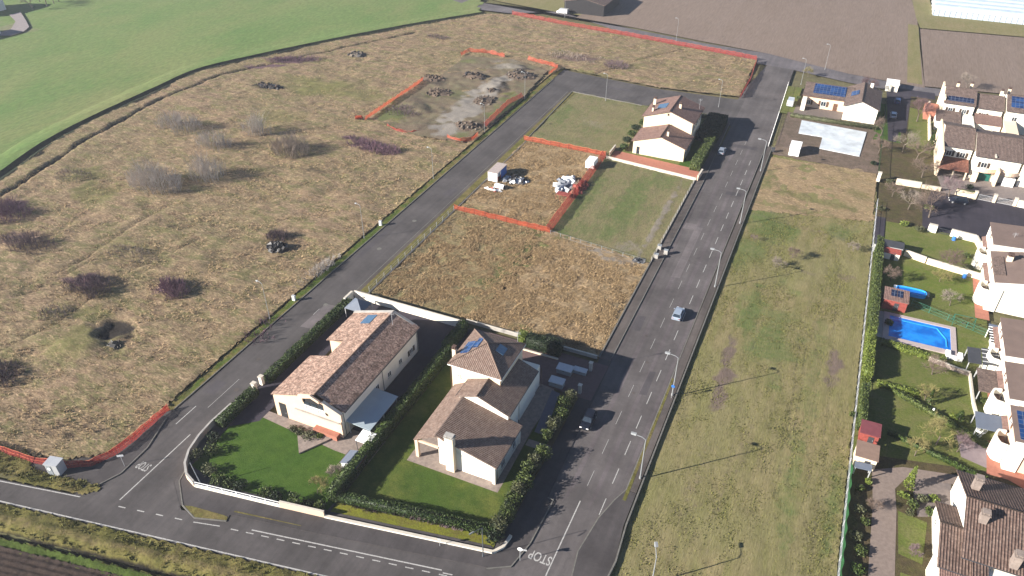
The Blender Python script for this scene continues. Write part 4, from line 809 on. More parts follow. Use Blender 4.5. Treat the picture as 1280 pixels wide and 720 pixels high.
sheet('pavement', [(-45.9, 64.0), (-30.9, 64.0), (-30.9, 66.2), (-31.2, 77.5), (-30.6, 86), (-33, 90), (-37, 90), (-37, 79), (-45.9, 79)], M['stone'], z=.05)
sheet('lawn', [(-50.8, 53.5), (-27.8, 57.2), (-27.2, 64), (-28.6, 86.5), (-31.0, 86.5), (-31.0, 64.0), (-45.9, 64), (-46, 88), (-50.8, 94)], gm_lawn3, z=.04)
sheet('driveway', [(-50.8, 88), (-37, 88), (-29, 87.2), (-24.9, 87.2), (-24.9, 96.6), (-50.8, 96.6)], plain('reddish drive', C(120, 98, 98), .9, var=.15), z=.112)
sheet('path', [(-30.9, 74), (-27.2, 74), (-27.2, 75.4), (-30.9, 75.4)], M['stone'], z=.056)
rugp = GP((668, 540), (690, 488), (700, 492), (680, 545)); sheet('path', rugp, plain('blue grey paving', C(112, 116, 134), .8, var=.1), z=.07)
hedge('dark tall box hedge behind the tower house beside its driveway', -40.0, -33.6, 95.2, 97.4, 2.3, 'hedgedark', 34, .14)
hedge('short bright green hedge end next to the dark hedge behind the tower house', -41.6, -40.2, 95.2, 97.2, 2.4, 'hedgelt', 34, .14)
walls('low yellowish wall along the back driveway of the tower house', [(-53, 97.7), (-27.4, 97.7)], .7, .2, 'concrete', 'coping')
walls('very low cream kerb wall in front of the dark hedge', [(-42, 94.6), (-33.5, 94.6)], .3, .2, 'cream', 'coping')
for i, (x, y) in enumerate([(-27.4, 94.2), (-27.2, 88.2)]):
    t = thing('gate_pillar', ['far grey gate pillar of the tower house driveway', 'near grey gate pillar of the tower house driveway'][i], 'pillar', (x, y, .1), 'gate pillars of the tower house driveway'); MB().box(x-.25, x+.25, y-.25, y+.25, 0, 1.9).build('shaft', 'concrete', t); MB().box(x-.33, x+.33, y-.33, y+.33, 1.9, 2.0).build('cap', 'coping', t)
x, y = G(677, 444); 
for i, (px, py, lx, ly, hh, lab) in enumerate([(706, 466, 2.6, 1.5, 1.2, 'larger pale blue lidded storage box in the shaded driveway'), (725, 467, 2.2, .9, .9, 'small pale green lidded box next to the driveway gate'), (696, 482, 2.4, 1.4, 1.2, 'pale blue lidded box beside the front door of the tower house')]):
    x, y = G(px, py); t = thing('storage_box', lab, 'storage box', (x, y, .11)); z = .11
    MB().box(x-lx/2, x+lx/2, y-ly/2, y+ly/2, z+.05, z+hh*.8).build('body', 'greyp', t)
    l = MB().extr([(x-lx/2-.08, y-ly/2-.08, z+hh*.8), (x-lx/2-.08, y+ly/2+.08, z+hh*.8), (x-lx/2-.08, y+ly/2+.08, z+hh), (x-lx/2-.08, y-ly/2-.08, z+hh*.88)], (lx+.16, 0, 0)).build('lid', 'metal', t); MB().box(x-.2, x+.2, y-ly/2-.14, y-ly/2-.08, z+hh*.74, z+hh*.8).build('handle', 'dkmetal', l)
hedge('added dark hedge filling the row of rounded shrubs to deepen its shade', -28.6, -27.3, 57.5, 73.5, 2.0, 'hedgedark', 24, .15)  # hedge added so the shrub row casts a continuous shade
# row of round clipped shrubs on the right of the tower house
ys = [58.2, 60.4, 62.4, 64.4, 66.4, 68.4, 70.3, 72.4, 76.2, 78.6, 81.0, 83.4, 85.6]
for i, y in enumerate(ys):
    hh = random.uniform(2.9, 3.6); m = 'shrub' if i % 3 else 'olive'
    shrub(['%s shrub right of the tower house, %s' % (('grey green', 'mid green', 'dark green')[i % 3], k) for k in ('at the street corner end', 'second from the street corner', 'third from the street corner', 'fourth from the street corner', 'fifth from the corner', 'level with the front wall', 'just below the path', 'at the lower side of the path', 'at the upper side of the path', 'level with the middle roof', 'below the parked dark car', 'next to the parked dark car', 'nearest the driveway')][i],
          -27.9+.25*math.sin(i*2.1), y, random.uniform(1.35, 1.65), hh, m, 1200, .12, lumps=3, group='rounded shrubs right of the tower house')
shrub('dark green spreading shrub at the street corner of the clipped hedge', -28.5, 56.6, 1.7, 2.0, 'hedgedark', 800)
# shrubs in the garden with the long house
for (px, py, r, h, m, lab) in [(262, 590, 1.4, 1.6, 'olive', 'grey green shrub inside the curved corner wall'), (248, 571, 1.3, 1.5, 'olive', 'pale shrub at the bend of the curved wall'), (272, 603, 1.2, 1.2, 'shrub', 'low green shrub behind the start of the white railing'), (285, 608, 1.1, 1.0, 'shrub', 'yellow green low shrub behind the white railing'),
                               (300, 612, 1.2, 1.2, 'hedgedark', 'dark low shrub behind the middle of the white railing'), (330, 618, 1.3, 1.1, 'shrub', 'spreading low shrub behind the white railing'), (345, 624, 1.2, 1.2, 'hedgedark', 'dark shrub left of the round green ball shrub'), (369, 630, 1.25, 2.0, 'shrub', 'round green ball shrub behind the peach wall'),
                               (386, 633, .9, 1.0, 'hedgedark', 'small dark reddish shrub behind the peach wall'), (399, 636, 1.1, 1.2, 'shrub', 'green shrub in the garden corner by the tall hedge'), (431, 594, 1.0, 1.3, 'hedgelt', 'green shrub in front of the small white shed'), (264, 566, 1.5, 1.8, 'shrub', 'tall shrub between the curved wall and the lawn'), (268, 550, 1.4, 1.6, 'hedgedark', 'dark shrub beside the upper end of the curved wall'),
                               (388, 547, 1.3, 1.1, 'olive', 'grey green shrub on the stone terrace by the house'), (375, 541, 1.0, .9, 'olive', 'small pale shrub at the left of the stone terrace'), (402, 545, .9, .8, 'hedgelt', 'small green shrub at the right of the stone terrace'), (366, 538, .9, .8, 'olive', 'pale low shrub against the peach front wall')]:
    x, y = G(px, py); shrub(lab, x, y, r, h, m, 420, .12)
x, y = G(397, 617); baretree('small leafless yellowish tree on the lawn by the peach wall', x, y, 3.6, 'twigochre', 4, 5, .8)
x, y = G(424, 600); baretree('small leafless brown tree beside the small white shed', x, y, 3.2, 'twig', 4, 5, .8)
x, y = G(446, 508+45); x, y = -51.9, 67.5; baretree('small bare climbing shrub on the hedge beside the blue canopy', x, y, 2.8, 'twig', 4, 4, .9)

# ================================================================ HOUSE BY THE CROSS STREET
h3 = thing('house', 'cream two level house with reddish brown gable roofs by the cross street', 'house', (-39.5, 192, 0))
gable(h3, -46.4, -32.0, 180.9, 190.0, 3.7, 3.7, -39.0, 6.0, 'y', 'cream', 'tile3', .4, .35)
gable(h3, -46.6, -32.4, 190.0, 202.8, 7.1, 7.1, -39.3, 9.5, 'y', 'cream', 'tile3', .5, .4)
slopebox(h3, 'roof_window', [(-43.8, 193.8, 8.03), (-41.2, 193.8, 8.85), (-41.2, 197.4, 8.85), (-43.8, 197.4, 8.03)], 'skyglass', .1)
chimney(h3, -45.4, 198.4, 7.3, 9.2, .7, .7); chimney(h3, -37.6, 195.0, 8.6, 10.1, .6, .6); chimney(h3, -37.6, 183.4, 5.2, 6.8, .5, .5); chimney(h3, -44.4, 192.8, 7.6, 8.9, .4, .9)
door(h3, 's', 181.25, -44.6, .1, .8, 2.0, 'glass'); window(h3, 's', 190.4, -39.6, 8.1, .5, .6, mat='wood')
for y in (193, 197, 201): window(h3, 'e', -32.9, y, 4.4, 1.2, 1.3, 'wood')
for y in (183, 187): window(h3, 'e', -32.4, y, 1.2, 1.2, 1.3, 'wood')
for y in (193, 199): window(h3, 'w', -46.1, y, 4.4, 1.2, 1.3, 'wood')
aerial(h3, -33.4, 200, 7.3, 3.0)
sheet('pavement', [(-50.8, 175.4), (-27.0, 172.6), (-27.0, 180.6), (-48.2, 181.6), (-48.2, 205), (-28.8, 205), (-28.8, 213), (-50, 213)], gm_lawn2, z=.044)
sheet('pavement', [(-50.6, 175.8), (-27.2, 173.0), (-27.2, 178.4), (-50.6, 181.0)], M['terra'], z=.05)
sheet('pavement', [(-33.0, 179), (-26.6, 179), (-26.8, 213), (-33.0, 213)], gm_lawn, z=.048)
walls('long low cream wall along the front of the house by the cross street', [(-51.3, 175.2), (-26.9, 172.2)], .7, .25, 'coping', 'coping')
walls('short white pillar wall at the corner of the cream wall by the right road', [(-26.6, 172.2), (-26.4, 176.4)], 1.4, .4, 'peach', 'coping')
walls('short peach wall with white post left of the house by the cross street', [(-51.0, 177.2), (-51.0, 182)], 1.1, .3, 'peach', 'coping')
hedge('tall dark green hedge block right of the house by the cross street', -32.3, -26.9, 196.0, 211.5, 2.6, 'hedgedark', 22, .2)
hedge('lighter green overgrown hedge along the right road below the dark hedge block', -29.8, -27.2, 177.4, 196.0, 2.3, 'shrub', 26, .2)
for i in range(5): shrub(['dark green bush left of the cross street house, nearest the fence', 'second dark green bush left of the cross street house', 'middle green bush left of the cross street house', 'green bush behind the left wall of the cross street house', 'rear green bush by the cross street'][i], -48.6-.3*i % 1.2, 182.5+4.6*i, 1.5, 1.9, 'hedgedark' if i % 2 else 'hedge', 500, .18, group='bushes left of the cross street house')
hedge('low brown twiggy hedge behind the house along the cross street', -50.5, -31, 212.2, 213.4, 1.1, 'olive', 18, .16)
# ================================================================ HOUSE AT THE TOP OF THE RIGHT ROAD
# measured: roof edges west part x -7..5, gabled east part x 3.5..12.5
h4 = thing('house', 'peach house with solar panels on its brown roof behind the white slab', 'house', (3, 238, 0))
gable(h4, -9.3, 4.5, 233.5, 245.5, 3.6, 3.6, 240.5, 5.4, 'x', 'peach', 'tile4', .5, .4)
gable(h4, 2.6, 12.2, 227.5, 244.5, 4.3, 4.3, 7.0, 6.3, 'y', 'wall', 'tile4', .4, .4)
slopebox(h4, 'solar_panel', [(-6.6, 235.3, 4.07), (2.4, 235.3, 4.07), (2.4, 240.0, 5.33), (-6.6, 240.0, 5.33)], 'pv', .1)
slopebox(h4, 'solar_panel', [(3.9, 234.5, 4.95), (5.9, 234.5, 5.85), (5.9, 238.0, 5.85), (3.9, 238.0, 4.95)], 'pv', .1)
window(h4, 's', 233.9, -3.0, .9, 1.5, 1.5, 'wood'); door(h4, 's', 233.9, .4, 0, 1.1, 2.2); chimney(h4, 9.0, 243, 5.2, 6.9, .8, .8, 'wall'); window(h4, 's', 233.9, -7.2, .9, 1.1, 1.4, 'wood')
MB().box(-9.0, -7.8, 230.5, 233.9, 0, 3.2).build('side_wall', 'wall', h4)
sheet('pavement', [(-11, 225), (5, 225), (5, 234), (-11, 234)], plain('grey yard', C(130, 118, 112), .9, var=.15), z=.02)
sheet('lawn', [(12.0, 217), (19, 217), (19, 246), (12, 246)], gm_lawn, z=.024); sheet('lawn', [(-14.5, 226), (-10.5, 226), (-10.5, 250), (-15, 250)], gm_lawn2, z=.024)
lot = GP((985, 140), (966, 193), (1098, 218), (1100, 168), (1075, 152), (1010, 145)); field('plot', lot, .6, gm_soilb, z0=.04, amps=((.05, 4), (.04, 1)), edge=1)
s = MB().prism(GP((1002, 151), (1083, 166), (1074, 196), (1024, 186), (1028, 172), (998, 167)), .05, .22).build('slab', plain('white concrete slab', (.46, .50, .54, 1), .5, var=.28, scale=.22)); tag(s, 'bright white L shaped concrete slab on the bare plot', 'slab')
t = thing('site_cabin', 'small white site container standing on the bare plot by the road', 'container', (-7.8, 203, 0)); x, y = G(992, 195)
MB().box(x-1.4, x+1.2, y-.2, y+4.2, .1, 2.4).build('body', 'whitep', t); MB().box(x-1.5, x+1.3, y-.3, y+4.3, 2.4, 2.5).build('roof', 'whitep', t); door(t, 's', y-.2, x, .15, .9, 1.9, 'frame')
hedge('brown hedge between the solar panel house and the bare plot', -11, 12.5, 223.6, 224.6, 1.1, 'olive', 16, .16)
railing('metal fence from the solar panel house down to the white post', [(14.2, 246), (14.2, 196), (14.4, 191)], 1.6, mat='hedgedark', step=.5, r=.03)
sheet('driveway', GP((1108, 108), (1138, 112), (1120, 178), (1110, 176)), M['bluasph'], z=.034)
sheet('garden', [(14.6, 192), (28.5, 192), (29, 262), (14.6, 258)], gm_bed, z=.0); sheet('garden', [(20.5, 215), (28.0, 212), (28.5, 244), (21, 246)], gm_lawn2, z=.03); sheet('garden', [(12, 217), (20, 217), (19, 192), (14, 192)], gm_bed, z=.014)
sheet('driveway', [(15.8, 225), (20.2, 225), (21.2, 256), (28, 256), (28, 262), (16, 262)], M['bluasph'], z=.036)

# ================================================================ TERRACED HOUSES, FAR RIGHT
def row_house(label, x0, x1, y0, y1, ze, zr, roof='tile4', wallm='wall', pv=None, win=()):
    t = thing('terraced_house', label, 'house', ((x0+x1)/2, (y0+y1)/2, 0))
    gable(t, x0, x1, y0, y1, ze, ze, (y0+y1)/2, zr, 'x', wallm, roof, .4, .25)
    ym = (y0+y1)/2; zz = lambda y: ze+(zr-ze)*(y-y0)/(ym-y0)
    if pv:
        a, b_, c, d, m = pv; slopebox(t, 'solar_panel', [(a, c, zz(c)), (b_, c, zz(c)), (b_, d, zz(d)), (a, d, zz(d))], m, .08)
    for (u, z, w_, h, s_) in win: window(t, 's', y0+.4, u, z, w_, h, s_)
    return t
tA = row_house('white terraced house with a black solar strip along its roof edge', 28.3, 36.5, 237.0, 252, 6.0, 8.4, pv=(29.2, 35.8, 238.2, 240.2, 'pvdk'), win=[(30.5, 3.4, 1.2, 1.3, 'shutter'), (34, 3.4, 1.2, 1.3, 'shutter')])
tM = row_house('terraced house with plain brown roof between the black and blue solar roofs', 37.0, 43.6, 237.5, 250.5, 5.6, 7.6, win=[(39, 3.0, 1.2, 1.3, 'shutter')])
tB = row_house('terraced house with large blue solar panels at the right edge, upper row', 43.9, 54, 236.5, 251.5, 6.2, 8.5, pv=(45.0, 53, 238.5, 243.2, 'pv'), win=[(46.5, 3.4, 1.3, 1.3, False), (51, 3.4, 1.3, 1.3, False)])
for i, (tt, x, y, z) in enumerate([(tA, 31.5, 246.5, 7.5), (tA, 35.4, 250, 6.8), (tB, 45, 249, 7.0), (tM, 43, 247, 6.8)]): chimney(tt, x, y, z-.4, z+1.5, .7, .7, 'cream')
MB().box(28.2, 28.6, 238, 252, 0, 7.2).build('end_wall', 'cream', tA)
def lowroof(t, name, x0, x1, y0, y1, z0, z1, mat='tile4', wm='wall'):
    MB().box(x0+.2, x1-.2, y0+.2, y1, 0, z0-.16).build('wall', wm, t); b = MB().roofface([(x0, y0, z0), (x1, y0, z0), (x1, y1, z1), (x0, y1, z1)], .14); return b.build(name, mat, t)
lowroof(tA, 'lean_to_roof', 27.0, 33.5, 230.8, 237.3, 2.8, 3.8); lowroof(tM, 'lean_to_roof', 36.8, 43.6, 232.5, 237.8, 3.0, 4.0, 'tile3'); MB().box(33.8, 36.6, 228.5, 237.2, 0, 3.3).build('terrace', 'wall', tA)
MB().box(37.5, 43.0, 227.5, 228.0, 0, 2.6).build('terrace_wall', 'cream', tM); MB().box(43.9, 47.0, 226, 236.8, 0, 3.6).build('terrace', 'cream', tB); MB().box(24.5, 28.0, 238, 245, 0, 2.6).build('annex', 'terra', tA)
for (y0, y1, h) in ((244, 250, 1.4), (236, 242, 1.5), (229, 235, 1.5), (222, 228.5, 1.6)):
    walls('white garden wall stepping down left of the terraced houses, %s' % {244: 'top piece', 236: 'second piece', 229: 'third piece', 222: 'lowest piece'}[y0], [(26.0, y0), (26.0, y1)], h, .35, 'cream', 'coping', group='white stepped walls left of the terraced houses')
tC = row_house('white terraced house with brick canopy and two dark shuttered windows', 27.6, 34.6, 205.0, 222, 6.0, 8.3, roof='tile4', win=[(29.4, 3.4, 1.3, 1.4, 'shutter'), (32.5, 3.4, 1.3, 1.4, 'shutter')])
b = MB().roofface([(27.2, 199.2, 2.45), (34.2, 199.2, 2.45), (34.2, 205.5, 3.2), (27.2, 205.5, 3.2)], .16).build('porch_roof', 'tilebrick', tC)
for x in (27.6, 31, 33.8): MB().box(x-.15, x+.15, 199.5, 199.8, 0, 2.3).build('column', 'cream', tC)
MB().box(27.2, 27.62, 200, 222, 0, 6.6).build('end_wall', 'cream', tC)
tD = row_house('white terraced house with curved balcony and green garage door', 34.7, 45.0, 201.3, 220, 6.1, 8.5, win=[(37.2, 3.2, 1.4, 1.4, 'shutter')])
tE = row_house('white terraced house at the right edge with a white garage, lower row', 45.1, 56, 201.0, 220, 6.0, 8.4, win=[(48, 3.2, 1.0, 1.6, 'shutter')])
for tt, x0, x1, gm in ((tD, 36.0, 40.6, 'rgreen'), (tE, 41.2, 45.2, 'whitep')):
    pass
M['rgreen'] = plain('green painted metal', (.01, .09, .07, 1), .5)
MB().box(36.8, 39.4, 201.4, 201.66, 0, 2.2).build('garage_door', 'rgreen', tD); MB().box(42.0, 44.6, 200.2, 200.4, 0, 2.2).build('garage_door', 'whitep', tD)
def balcony(t, x0, x1, y, z, out=1.6, h=.9):
    b = MB(); n = 8; P = []
    for i in range(n+1): f = i/n; P.append((x0+(x1-x0)*f, y-out*math.sin(math.pi*(.12+.76*f))))
    b.prism([(x0, y)]+P+[(x1, y)], z-.18, z); s_ = strip(P, .16, z, z+h); b.v += []; k = len(b.v); b.add(s_.v, s_.f); return b.build('balcony', 'peach', t)
balcony(tD, 35.0, 40.2, 201.7, 2.7); balcony(tD, 40.6, 45.0, 201.7, 2.7); MB().box(40.1, 40.6, 198.9, 201.5, 0, 4.0).build('party_wall', 'cream', tD); MB().box(35.2, 36.4, 199.5, 201.5, 0, 2.5).build('party_wall', 'cream', tD)
for i, (x, y, z) in enumerate([(38.9, 201.3, 7.3)]): MB().box(x, x+.35, 201.5, 219.8, 6.3, 6.6).build('parapet', 'coping', tD)
sheet('pavement', [(26, 190.4), (60, 189), (60, 202), (26, 205)], plain('grey yard paving', C(150, 138, 134), .9, var=.15), z=.02)
sheet('garden', [(14.8, 190.8), (29, 190.8), (27, 206), (14.8, 210)], gm_bed, z=.026); sheet('garden', [(14.8, 170), (26, 170), (26.5, 190), (14.8, 190)], gm_bed, z=.03)
walls('cream boundary wall piece at the left start of the parking court', [(18.4, 190.5), (24.0, 190.7)], 1.5, .35, 'cream', 'coping')
walls('low broken cream wall under the bare trees by the parking court', [(24.2, 190.7), (28.4, 190.9)], 1.0, .35, 'cream', 'coping')
walls('yellowish wall behind the dark parked car', [(31.6, 190.6), (35.6, 190.1)], 1.6, .4, 'cream', 'hedgelt'); 
for i, (a, b_) in enumerate([(35.9, 39.6), (40.0, 43.8)]): railing(['grey sliding gate right of the yellowish wall', 'grey sliding gate between the two white gate pillars'][i], [(a, 190.0), (b_, 189.7)], 1.4, mat='metal', step=.25, name='gate', cat='gate', post=4, r=.03)
for i, x in enumerate((35.75, 39.8, 44.1)):
    t = thing('gate_pillar', ['cream gate pillar right of the yellowish wall', 'cream gate pillar between the two sliding gates', 'cream gate pillar at the far right gate'][i], 'pillar', (x, 190, 0), 'cream pillars of the parking court gates'); MB().box(x-.3, x+.3, 189.6, 190.2, 0, 2.0).build('shaft', 'cream', t); MB().box(x-.38, x+.38, 189.5, 190.3, 2.0, 2.1).build('cap', 'coping', t)
walls('white garage court wall at the right edge of the parking court', [(44.6, 189.8), (56, 189.0)], 1.7, .4, 'wall', 'coping')
t = thing('post', 'white square post where the terrace garden fence meets the meadow', 'post', (14.3, 190.6, 0)); MB().box(14.0, 14.7, 190.2, 190.9, 0, 2.3).build('shaft', 'wall', t); MB().box(13.9, 14.8, 190.1, 191.0, 2.3, 2.42).build('cap', 'coping', t)
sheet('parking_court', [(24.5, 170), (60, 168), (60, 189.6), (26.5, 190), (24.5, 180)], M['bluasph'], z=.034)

# ================================================================ STEPPED ROW HOUSES, RIGHT EDGE
def unit(label, y0, y1, ze, xw=35.5, zrise=.2, roofm='flat', pv=None, south='wall', porch=True, lz=None):
    t = thing('row_house', label, 'house', (40, (y0+y1)/2, 0)); xr = 46; zr = ze+(xr-xw)*zrise
    MB().extr([(xw+.3, y0+.25, 0), (xr, y0+.25, 0), (xr, y0+.25, zr-.18), (xw+.3, y0+.25, ze+.3*zrise-.18)], (0, y1-y0-.4, 0)).build('wall', south, t)
    b = MB().roofface([(xw, y0+.3, ze), (xr, y0+.3, zr), (xr, y1, zr), (xw, y1, ze)], .15); b.roofface([(xr, y0+.3, zr-.004), (2*xr-xw, y0+.3, ze), (2*xr-xw, y1, ze), (xr, y1, zr-.004)], .15); b.build('roof', roofm, t)
    MB().extr([(xw, y0-.05, ze-.3), (xr, y0-.05, zr-.3), (xr, y0-.05, zr+.22), (xw, y0-.05, ze+.22)], (0, .34, 0)).build('parapet', 'wall', t)
    if porch:   # rounded white terrace wall round a brown floored balcony on the garden side
        yb = y0+1.2; b = MB(); P = [(xw-.2, yb+.2)]+[(xw-1.2-.5*math.sin(math.pi*i/6), yb+.4+2.9*i/6) for i in range(7)]+[(xw-.2, yb+3.5)]
        b = strip(P, .3, 0, 3.6); b.build('terrace_wall', 'wall', t); MB().prism(P, 2.4, 2.5).build('terrace_floor', 'tile3', t)
        MB().box(xw-.1, xw+1.7, y0+.0, y0+1.4, 0, ze-.9).build('annex', 'wall', t); MB().box(xw-.1, xw+.8, yb+3.6, y1-.2, 0, 3.0).build('annex', 'wall', t)
        lr = MB().roofface([(xw-.4, yb+3.7, 2.9), (xw+.3, yb+3.7, 3.25), (xw+.3, y1, 3.25), (xw-.4, y1, 2.9)], .12).build('lean_to_roof', 'tile3', t)
    window(t, 'w', xw+.3, y0+(y1-y0)*.7, ze-1.6, 1.2, .9, 'wood')
    if pv: slopebox(t, 'solar_panel', [(pv[0], pv[1], ze+(pv[0]-xw)*zrise), (pv[2], pv[1], ze+(pv[2]-xw)*zrise), (pv[2], pv[3], ze+(pv[2]-xw)*zrise), (pv[0], pv[3], ze+(pv[0]-xw)*zrise)], 'pv', .1)
    return t
u1 = unit('row house with flat brown roof nearest the parking court', 155.0, 165.5, 6.6, 35.6, .06); u2 = unit('row house with the tall blank white side wall and a chimney', 141.4, 154.2, 5.9, 35.2, .2)
u3 = unit('row house behind the black covered terrace right of the pool', 119.4, 131.5, 5.3, 35.6, .1); u4 = unit('row house with grey lean to roof below the black terrace', 108.3, 118.6, 5.2, 35.4, .1)
u5 = unit('row house with blue solar panels and a terracotta path', 98.4, 107.2, 5.4, 35.3, .08, pv=(36.0, 99.6, 45, 106.0), south='peach')
chimney(u2, 38.0, 150.6, 5.8, 7.6, .9, .9, 'cream'); aerial(u1, 39.5, 160, 6.6, 1.2)
b = MB().roofface([(35.3, 144.8, 6.1), (37.1, 144.8, 6.45), (37.1, 151.8, 6.45), (35.3, 151.8, 6.1)], .1).build('roof_patch', 'tile4', u2)
sheet('path', [(33.2, 96.5), (36, 96.5), (45, 92), (45, 97.5), (36, 104), (33.6, 104)], M['terra'], z=.05); sheet('path', [(33.6, 138), (36, 138), (36, 153), (33.8, 153)], M['terra'], z=.05); sheet('path', [(34.2, 108), (36, 108), (36, 116), (34.4, 116)], M['terra'], z=.05)
# covered terraces beside the row houses
def pergola(label, x0, x1, y0, y1, z, mat, name='pergola', cat='pergola', slats=0, pm='metal'):
    t = thing(name, label, cat, ((x0+x1)/2, (y0+y1)/2, 0)); b = MB().roofface([(x0, y0, z), (x1, y0, z+.2), (x1, y1, z+.2), (x0, y1, z)], .1)
    b.build('cover', mat, t)
    for x in (x0+.15, x1-.15):
        for y in (y0+.15, y1-.15): MB().box(x-.06, x+.06, y-.06, y+.06, 0, z-.08).build('post', pm, t)
    for i in range(slats): yy = y0+(y1-y0)*(i+.5)/slats; MB().extr([(x0-.1, yy-.05, z+.02), (x1+.1, yy-.05, z+.22), (x1+.1, yy-.05, z+.32), (x0-.1, yy-.05, z+.12)], (0, .1, 0)).build('beam', pm, t)
    return t
pergola('tall black covered box beside the pool end of the dark pergola', 31.0, 33.0, 119.9, 124.4, 2.4, 'dkmetal', 'covered_terrace', 'terrace'); pergola('dark glazed pergola against the row house right of the pool', 33.2, 35.6, 120.2, 124.8, 2.6, 'dkmetal', slats=4)
MB().box(31.1, 32.9, 120.0, 124.3, 0, 2.2)
pergola('slatted white pergola at the corner of the row house above the pool', 34.8, 37.6, 127.4, 132.4, 2.5, 'dkmetal', slats=6, pm='whitep'); pergola('grey flat lean to roof of the row house below the dark pergola', 32.2, 35.3, 112.6, 118.8, 2.5, 'tile4', 'lean_to', 'roof')
pergola('blue grey metal car port roof on the lawn edge of the lower row house', 31.4, 35.0, 103.4, 107.2, 2.5, 'shedroof', 'car_port', 'canopy')
t = thing('solar_panel', 'dark ground solar panel strips between the pergola and the row house', 'solar panel', (35.5, 133.5, 0)); MB().box(34.6, 37.4, 131.6, 132.3, 2.9, 3.0).build('panel', 'pvdk', t); MB().box(35.9, 36.1, 131.8, 132.1, 0, 2.9).build('post', 'metal', t)

# ================================================================ BIG HOUSE BOTTOM RIGHT
h6 = thing('house', 'large white house with ribbed brown roofs and stone chimneys in the bottom right corner', 'house', (34, 82, 0))
gable(h6, 27.9, 48, 75.6, 91.2, 4.1, 3.9, 83.4, 7.0, 'x', 'wall', 'tile5', .45, .35)
gable(h6, 25.5, 29.5, 74.0, 85.6, 2.9, 2.4, 80.1, 4.4, 'x', 'wall', 'tile5', .3, .3)
chimney(h6, 29.4, 86.6, 5.2, 7.6, .9, .9, 'stone', 'stone'); chimney(h6, 29.9, 80.9, 5.6, 7.4, .9, .9, 'stone', 'stone'); chimney(h6, 33.6, 76.6, 4.0, 6.4, .9, 1.0, 'stone', 'stone')
slopebox(h6, 'roof_window', [(35.3, 85.4, 6.2), (36.5, 85.4, 6.2), (36.5, 87.0, 5.6), (35.3, 87.0, 5.6)], 'skyglass', .1)
MB().box(29.4, 48, 70.0, 76.0, 0, 3.2).build('wall', 'wall', h6); b = MB().roofface([(29.2, 69.6, 2.9), (31.0, 69.6, 2.9), (31.0, 76.0, 4.0), (29.2, 76.0, 4.0)], .14); b.build('roof', 'tile5', h6)
b = MB(); b.box(31.0, 48, 69.8, 76.0, 3.2, 3.4); b.build('flat_roof', 'wall', h6); MB().box(31.2, 48, 69.7, 69.95, 3.4, 3.9).build('parapet', 'wall', h6)
MB().box(31.6, 34.0, 71.8, 74.0, 3.4, 3.46).build('roof_light', 'wood', h6); window(h6, 'w', 25.8, 82.5, .9, 1.2, 1.2); window(h6, 'w', 28.3, 87.5, 2.6, .9, 1.0); window(h6, 's', 70.0, 34.5, .8, 1.4, 1.4)
MB().box(25.0, 25.8, 74.4, 75.4, 0, 3.0).build('pillar', 'wall', h6); MB().box(26.0, 29.4, 70.5, 74.1, 0, 2.3).build('porch', 'wall', h6); MB().roofface([(25.8, 70.2, 2.35), (29.3, 70.2, 2.35), (29.3, 74.1, 2.75), (25.8, 74.1, 2.75)], .12).build('porch_roof', 'tile3', h6)

# ================================================================ GARDENS ON THE RIGHT
sheet('garden', [(14.9, 92), (35.5, 96), (35.6, 170), (14.9, 178)], gm_lawn2, z=.0)
sheet('garden', [(15.0, 40), (50, 40), (50, 97), (33, 97), (15.0, 93)], gm_bed, z=.004)
sheet('driveway', [(18.3, 40), (21.6, 40), (21.3, 84), (21.0, 88), (22.5, 91), (30, 92.6), (30, 94.6), (22, 92.9), (17.8, 90.5), (18.2, 84)], plain('stone paved drive', C(152, 136, 128), .9, var=.18, scale=2), z=.03)
sheet('driveway', [(24, 84), (28.4, 86), (28.4, 93), (23, 91.5)], plain('pale paving', C(140, 128, 124), .9, var=.18, scale=2), z=.026)
sheet('lawn', [(21.7, 76.5), (24.6, 76.0), (25.2, 83.5), (21.5, 84)], gm_lawn2, z=.03); sheet('lawn', [(22, 60), (24.8, 60), (24.8, 73.6), (22, 73.6)], gm_lawn2, z=.034)
sheet('garden', [(20, 94.2), (31.5, 96.9), (33.4, 97.8), (33.4, 101), (30, 101.5), (20, 99.5)], gm_lawn2, z=.04)
sheet('pavement', [(29.9, 98.6), (33.6, 97.6), (33.6, 103.2), (29.4, 103.4)], plain('lilac paving', C(160, 144, 148), .9, var=.12), z=.044)
sheet('lawn', [(15.5, 142), (33.4, 142), (33.4, 151), (21, 152), (15.5, 152)], ground_mat('greener garden lawn', C(112, 128, 58), C(104, 122, 50), C(128, 130, 74), .15, .7, 4, contrast=.4), z=.03)
sheet('pavement', [(16.6, 124.4), (19, 124.4), (19, 133), (16.6, 133)], M['concrete'], z=.03); sheet('path', [(14.8, 160), (16.9, 160), (16.9, 171.5), (14.8, 171.5)], M['bluasph'], z=.034)
